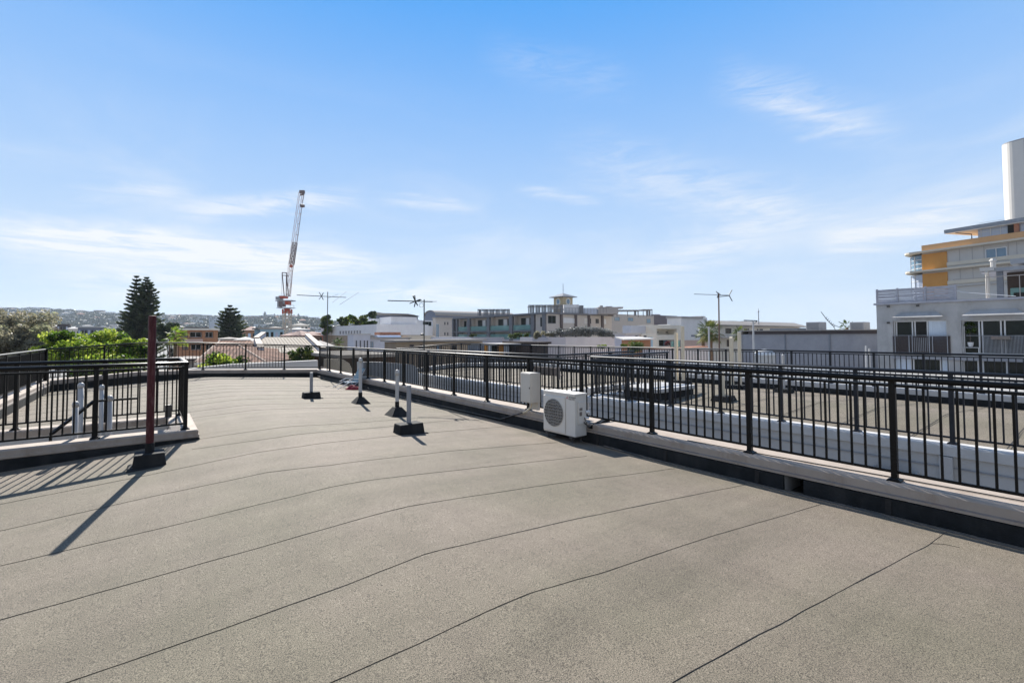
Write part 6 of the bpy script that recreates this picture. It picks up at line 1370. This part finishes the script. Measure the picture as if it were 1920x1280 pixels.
# ------------------------------------------------------------------ ground, hill
g = MB(); n = 40
R_ = [0, 30, 80, 160, 300, 500, 800, 1200, 1800, 2600, 4000, 7000]
g.box(-7000, 7000, -7000, 7000, GZ-.5, GZ); g.build('ground', 'street', kind='structure')
def ridge_px(x):     # photo row of the hill's skyline
    T = [(-600, 560), (-300, 566), (0, 577), (40, 578), (110, 581), (160, 584), (230, 588), (300, 590), (380, 593), (470, 593), (570, 593), (600, 597), (660, 606), (760, 622), (900, 634)]
    for (a, ya), (b_, yb_) in zip(T, T[1:]):
        if x <= b_: return ya+(yb_-ya)*(x-a)/(b_-a)
    return 640
HZ0, HZ1 = 620., 1550.
def hill_z(x, Z):
    top = at(x, ridge_px(x)+4.5, HZ1).z; u = max(0, min(1, (Z-HZ0)/(HZ1-HZ0))); s = u*u*(3-2*u)
    return GZ+.1+(top-GZ)*(.25*u+.75*s)+4*noise.noise(Vector((x*.02, Z*.006, 0)))*min(1, u*4)
hm = MB(); xs_ = [-600+i*15 for i in range(101)]; zs_ = [HZ0+i*35 for i in range(33)]
def hp(x, Z): p = at(x, 630, Z); return Vector((p.x, p.y, hill_z(x, Z)))
for x in xs_:
    for Z in zs_: v = hp(x, Z); hm.v.append(v if Z < HZ1 else Vector((v.x, v.y, v.z-(Z-HZ1)*.12)))
k = len(zs_)
for i in range(len(xs_)-1):
    for j in range(k-1): hm.f.append((i*k+j, (i+1)*k+j, (i+1)*k+j+1, i*k+j+1))
mat('hill_green', (.075, .085, .05), .95, .3, .02, dirt=(.13, .11, .08), dscale=.03, damt=.5); hm.build('hill', 'hill_green', smooth=True, kind='structure')
# houses climbing the hill
protos = []
for k, (w, d, h, rh, wm, rm, fl_) in enumerate(((12, 9, 7, 2.2, 'white_warm', 'roof_brown', 0), (14, 10, 7, 2, 'white_build', 'roof_pale', 0), (20, 11, 9, .3, 'white_build', 'roof_pale', 1), (13, 9, 6, 2.4, 'brick_orange', 'tile_far', 0), (26, 12, 12, .3, 'brick_brown', 'roof_grey', 1), (11, 9, 6, 2, 'lavender', 'roof_grey', 0))):
    if rm == 'tile_far' and 'tile_far' not in M: mat('tile_far', (.40, .17, .10), .85, .15, .5)
    protos.append((w, d, h, rh, wm, rm, fl_))
LB = ['small cream house with a dark red roof on the hazy hillside', 'small white house with a pale roof on the hazy hillside', 'white flat roofed flats on the hazy hillside', 'brick house with an orange tiled roof on the hazy hillside', 'large brown flat roofed block on the hazy hillside', 'grey house with a slate coloured roof on the hazy hillside']
made = {}
random.seed(21)
n_h = 0
for row in range(13):
    Z = HZ0+60+row*70
    x = -20+random.uniform(0, 20)
    while x < 640:
        sz = 20*FPX/Z
        if random.random() < .36:
            k = random.choice((0, 0, 1, 1, 1, 2, 2, 3, 5, 4)); w, d, h, rh, wm, rm, fl_ = protos[k]; p = hp(x, Z+random.uniform(-25, 25)); 
            if k not in made:
                o = house_mesh('hillside_house', LB[k], (p.x, p.y, 0), w, d, p.z+h, rh, wm, rm, rotc+random.uniform(-.4, .4), 'houses on the hillside', bool(fl_), 4, 'house', zb=p.z-3); made[k] = o
            else: o = copy_tree(made[k], (p.x, p.y, p.z-3), random.uniform(-.5, .5), random.uniform(.85, 1.25))
            n_h += 1
        x += sz*random.uniform(.8, 2.0)
for (x0, x1, y, Z, wm, lab) in ((395, 416, 594.5, 900, 'lavender', 'grey slab block of flats standing on the hill beside the broad pine'), (468, 500, 592.5, 1300, 'brick_brown', 'wide brown apartment block on the hilltop before the crane'), (345, 392, 590.5, 1400, 'roof_pale', 'long pale apartment block along the hilltop'), (32, 52, 579, 1300, 'white_build', 'white block of flats on the hilltop above the grey-brown tree'), (58, 66, 583, 1300, 'paint_blue', 'bluish white block near the hilltop above the grey-brown tree')):
    p, q = at(x0, y, Z), at(x1, y, Z); c = (p+q)/2; house_mesh('hill_apartments', lab, (c.x, c.y, 0), (q-p).length, 14, c.z, .3, wm, 'roof_grey', rotc, None, True, 7, 'apartment building', zb=c.z-22)
# hillside woodland: many small leaf clumps, one mass
wd = MB(); wd.tone = []; random.seed(5)
for k in range(7000):
    Z = HZ0+20+(HZ1-HZ0+10)*random.random()**.8; x = random.uniform(-120, 720); p = hp(x, Z); r = random.uniform(2.5, 6.5); tn = random.uniform(.1, .9)
    if Z > HZ1-60: r *= random.uniform(.8, 1.15)
    for j in range(16):
        d_ = Vector((random.gauss(0, 1), random.gauss(0, 1), random.gauss(0, 1))).normalized(); leaf(wd, p+UP*r*.55+Vector((d_.x*r*.8, d_.y*r*.8, abs(d_.z)*r*.75)), r*.85, tn+random.gauss(0, .12), 1.2)
o = wd.build('hillside_woodland', 'leaf_far'); tag(o, 'hazy mass of trees between the houses on the distant hill', 'woodland', kind='stuff')
pr0 = None
for k, (x, h) in enumerate(((307, 8), (496, 12), (514, 8), (520, 6), (551, 8), (559, 11), (411, 7), (170, 5))):
    Z = 1480; b0 = hp(x, Z); 
    if pr0 is None: pr0 = pine('hilltop_pine', 'small dark pine standing up on the distant hilltop skyline', (b0.x, b0.y, b0.z-2), (b0.x, b0.y, b0.z+14), 5, 8, per=6, leaf_s=1.6, group='pines on the distant skyline', m='leaf_far')
    else: copy_tree(pr0, (b0.x, b0.y, b0.z-2), random.random()*6, h/9*random.uniform(.9, 1.1))
random.seed(9)
vt = None
for k in range(46):     # trees in the valley between the houses
    x = random.uniform(85, 610); Z = random.uniform(130, 520); p = at(x, 630, Z)
    if vt is None: vt = tree('valley_tree', 'round dark green tree among the valley houses', (p.x, p.y, GZ), (p.x, p.y, GZ+8), 4, 4, 'leaf_far', 14, 1200, .8, (.35, .5), group='trees among the valley houses', tr=.3)
    else: copy_tree(vt, (p.x, p.y, GZ), random.random()*6, random.uniform(.7, 1.15))
# ------------------------------------------------------------------ air
if HAZE > 0:
    hz_m = bpy.data.materials.new('haze'); hz_m.use_nodes = True; nt = hz_m.node_tree; nt.nodes.clear()
    o_ = nt.nodes.new('ShaderNodeOutputMaterial'); v_ = nt.nodes.new('ShaderNodeVolumePrincipled'); v_.inputs['Color'].default_value = (.74, .86, 1, 1); v_.inputs['Density'].default_value = HAZE; v_.inputs['Anisotropy'].default_value = .2
    nt.links.new(v_.outputs[0], o_.inputs['Volume']); M['haze'] = hz_m
    MB().box(-2600, 3000, -900, 3000, GZ-2, 115).build('haze', 'haze', kind='stuff')
# ------------------------------------------------------------------ sky, sun, camera
SUN_AZ, SUN_EL = radians(12.8), radians(37.0)
W = bpy.data.worlds.new('World'); S.world = W; W.use_nodes = True
nt = W.node_tree; N = nt.nodes; L = nt.links; N.clear()
out = N.new('ShaderNodeOutputWorld'); bg = N.new('ShaderNodeBackground'); sky = N.new('ShaderNodeTexSky')
sky.sky_type = 'NISHITA'; sky.sun_disc = False; sky.sun_elevation = SUN_EL; sky.sun_rotation = SUN_AZ; sky.altitude = 20
sky.air_density = 1.0; sky.dust_density = SKY_DUST; sky.ozone_density = 2.2
hs = N.new('ShaderNodeHueSaturation'); hs.inputs['Saturation'].default_value = SKY_SAT; hs.inputs['Hue'].default_value = SKY_HUE; hs.inputs['Value'].default_value = SKY_VAL; L.new(sky.outputs[0], hs.inputs['Color'])
bg.inputs['Strength'].default_value = SKY_STR
# thin cirrus: streaks laid out by compass direction and elevation
tc = N.new('ShaderNodeTexCoord'); sep = N.new('ShaderNodeSeparateXYZ'); L.new(tc.outputs['Generated'], sep.inputs[0])
def math_(op, a, b=None, c=None):
    n = N.new('ShaderNodeMath'); n.operation = op
    for i, v in enumerate((a, b, c)):
        if v is None: continue
        if isinstance(v, (int, float)): n.inputs[i].default_value = v
        else: L.new(v, n.inputs[i])
    return n.outputs[0]
az = math_('ARCTAN2', sep.outputs[0], sep.outputs[1]); el = math_('ARCSINE', sep.outputs[2])
comb = N.new('ShaderNodeCombineXYZ'); L.new(az, comb.inputs[0]); L.new(el, comb.inputs[1])
def nz(scale, rot, sx, sy, detail=8, off=0, rough=.62, dist=.6):
    mp = N.new('ShaderNodeMapping'); mp.inputs['Rotation'].default_value = (0, 0, rot); mp.inputs['Scale'].default_value = (sx, sy, 1); mp.inputs['Location'].default_value = (off, off*.7, 0)
    L.new(comb.outputs[0], mp.inputs[0]); n = N.new('ShaderNodeTexNoise'); n.inputs['Scale'].default_value = scale; n.inputs['Detail'].default_value = detail; n.inputs['Roughness'].default_value = rough; n.inputs['Distortion'].default_value = dist
    L.new(mp.outputs[0], n.inputs[0]); return n.outputs[0]
def rmp(v, a, b):
    n = N.new('ShaderNodeMapRange'); n.interpolation_type = 'SMOOTHSTEP'; n.inputs[1].default_value = a; n.inputs[2].default_value = b; L.new(v, n.inputs[0]); return n.outputs[0]
def azel(x, y): d = ray(x, y).normalized(); return math.atan2(d.x, d.y), math.asin(d.z)
warp1 = math_('MULTIPLY', math_('SUBTRACT', nz(4, 0, 1, 2, 5, 3), .5), .14)
fibre = rmp(nz(6, .12, .8, 7, 9, 2.3, .68, 1.2), .30, .68)
fibre2 = rmp(nz(9, -.35, 1, 6, 9, 5.1, .7, 1.), .30, .68)
tot = None
for (x0, y0, x1, y1, w, s, fb) in ((-250, 398, 800, 504, .024, .55, 0), (-200, 440, 700, 470, .03, .3, 1), (280, 392, 700, 362, .016, .32, 0), (690, 362, 920, 396, .010, .25, 0), (960, 354, 1140, 384, .009, .22, 0),
        (1320, 140, 1740, 256, .030, .17, 1), (1380, 190, 1700, 240, .010, .17, 0), (1480, 262, 1600, 225, .006, .14, 0), (1020, 262, 1660, 432, .045, .16, 1), (1260, 345, 1640, 428, .016, .17, 0), (1080, 570, 1520, 385, .036, .26, 0), (80, 360, 380, 350, .012, .22, 0),
        (0, 520, 700, 540, .022, .45, 0), (640, 545, 1000, 560, .02, .4, 0), (880, 80, 1220, 160, .03, .07, 1), (1500, 480, 1950, 350, .03, .3, 0)):
    a0, e0 = azel(x0, y0); a1, e1 = azel(x1, y1); L_ = sqrt((a1-a0)**2+(e1-e0)**2); ca, sa = (a1-a0)/L_, (e1-e0)/L_
    da = math_('SUBTRACT', az, a0); de = math_('ADD', math_('SUBTRACT', el, e0), math_('MULTIPLY', warp1, .35))
    u = math_('ADD', math_('MULTIPLY', da, ca), math_('MULTIPLY', de, sa)); v = math_('SUBTRACT', math_('MULTIPLY', de, ca), math_('MULTIPLY', da, sa))
    uu = math_('DIVIDE', math_('SUBTRACT', u, L_/2), L_/2)
    end = math_('SUBTRACT', 1, rmp(math_('ABSOLUTE', uu), .35, 1.05))
    side = math_('SUBTRACT', 1, rmp(math_('ABSOLUTE', v), 0, w*2))
    q = math_('MULTIPLY', math_('MULTIPLY', math_('MULTIPLY', end, side), s*2.1), (fibre, fibre2)[fb])
    tot = q if tot is None else math_('ADD', tot, q)
veil = math_('MULTIPLY', rmp(nz(2.2, .2, 1, 3.2, 9, 8, .6, .8), .42, .75), math_('MULTIPLY', math_('SUBTRACT', 1, rmp(el, .15, .55)), .34))
tot = math_('MINIMUM', math_('ADD', tot, veil), .9)
hz = math_('POWER', math_('MAXIMUM', math_('SUBTRACT', 1, math_('DIVIDE', math_('MAXIMUM', el, 0), .66)), .0), 1.12)
mh = N.new('ShaderNodeMixRGB'); L.new(hz, mh.inputs[0]); dk = N.new('ShaderNodeMixRGB'); dk.blend_type = 'DARKEN'; dk.inputs[0].default_value = 1; L.new(hs.outputs[0], dk.inputs[1]); dk.inputs[2].default_value = (.62, 2.75, 6.6, 1)
L.new(dk.outputs[0], mh.inputs[1]); mh.inputs[2].default_value = (5.0, 5.95, 6.9, 1)   # thin high veil, thicker towards the horizon
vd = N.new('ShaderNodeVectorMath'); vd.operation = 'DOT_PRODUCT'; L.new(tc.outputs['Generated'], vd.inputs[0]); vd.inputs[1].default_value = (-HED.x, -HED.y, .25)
bk = math_('MULTIPLY', rmp(vd.outputs['Value'], -.1, .6), rmp(nz(1.6, .3, 1, 2, 7, 4, .6, .5), .25, .6))   # made-up pale cloud, added unseen behind the viewer to whiten the shade light
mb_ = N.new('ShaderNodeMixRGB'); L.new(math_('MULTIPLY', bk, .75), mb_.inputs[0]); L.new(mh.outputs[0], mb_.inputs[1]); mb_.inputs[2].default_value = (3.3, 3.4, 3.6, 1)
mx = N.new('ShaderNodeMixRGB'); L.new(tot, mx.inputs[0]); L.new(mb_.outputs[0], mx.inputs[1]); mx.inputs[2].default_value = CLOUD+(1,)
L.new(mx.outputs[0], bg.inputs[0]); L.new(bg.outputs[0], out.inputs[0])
sl = bpy.data.lights.new('sun', 'SUN'); sl.energy = SUN_STR; sl.angle = radians(.53); sl.color = (1, .95, .87)
so = bpy.data.objects.new('sun', sl); COL.objects.link(so); so.location = (0, 30, 60)
sd = Vector((sin(SUN_AZ)*cos(SUN_EL), cos(SUN_AZ)*cos(SUN_EL), sin(SUN_EL))); so.rotation_euler = (-sd).to_track_quat('-Z', 'Y').to_euler()
cd = bpy.data.cameras.new('camera'); co = bpy.data.objects.new('camera', cd); COL.objects.link(co); S.camera = co
cd.sensor_fit = 'HORIZONTAL'; cd.sensor_width = 36; cd.lens = 36*FPX/1920; cd.shift_y = -(640-PCY)/1920; cd.clip_start = .05; cd.clip_end = 9000
from mathutils import Matrix
ir = RGT*cos(ROLL)+CUP*sin(ROLL); iu = -RGT*sin(ROLL)+CUP*cos(ROLL)
co.matrix_world = Matrix(((ir.x, iu.x, -FWD.x, CAM.x), (ir.y, iu.y, -FWD.y, CAM.y), (ir.z, iu.z, -FWD.z, CAM.z), (0, 0, 0, 1)))
S.render.engine = 'CYCLES'; S.view_settings.view_transform = 'Standard'; S.view_settings.look = 'None'; S.view_settings.gamma = 1; S.view_settings.exposure = EXPO
S.cycles.max_bounces = 6; S.cycles.transparent_max_bounces = 16; S.cycles.use_denoising = DENOISE
S.render.film_transparent = False
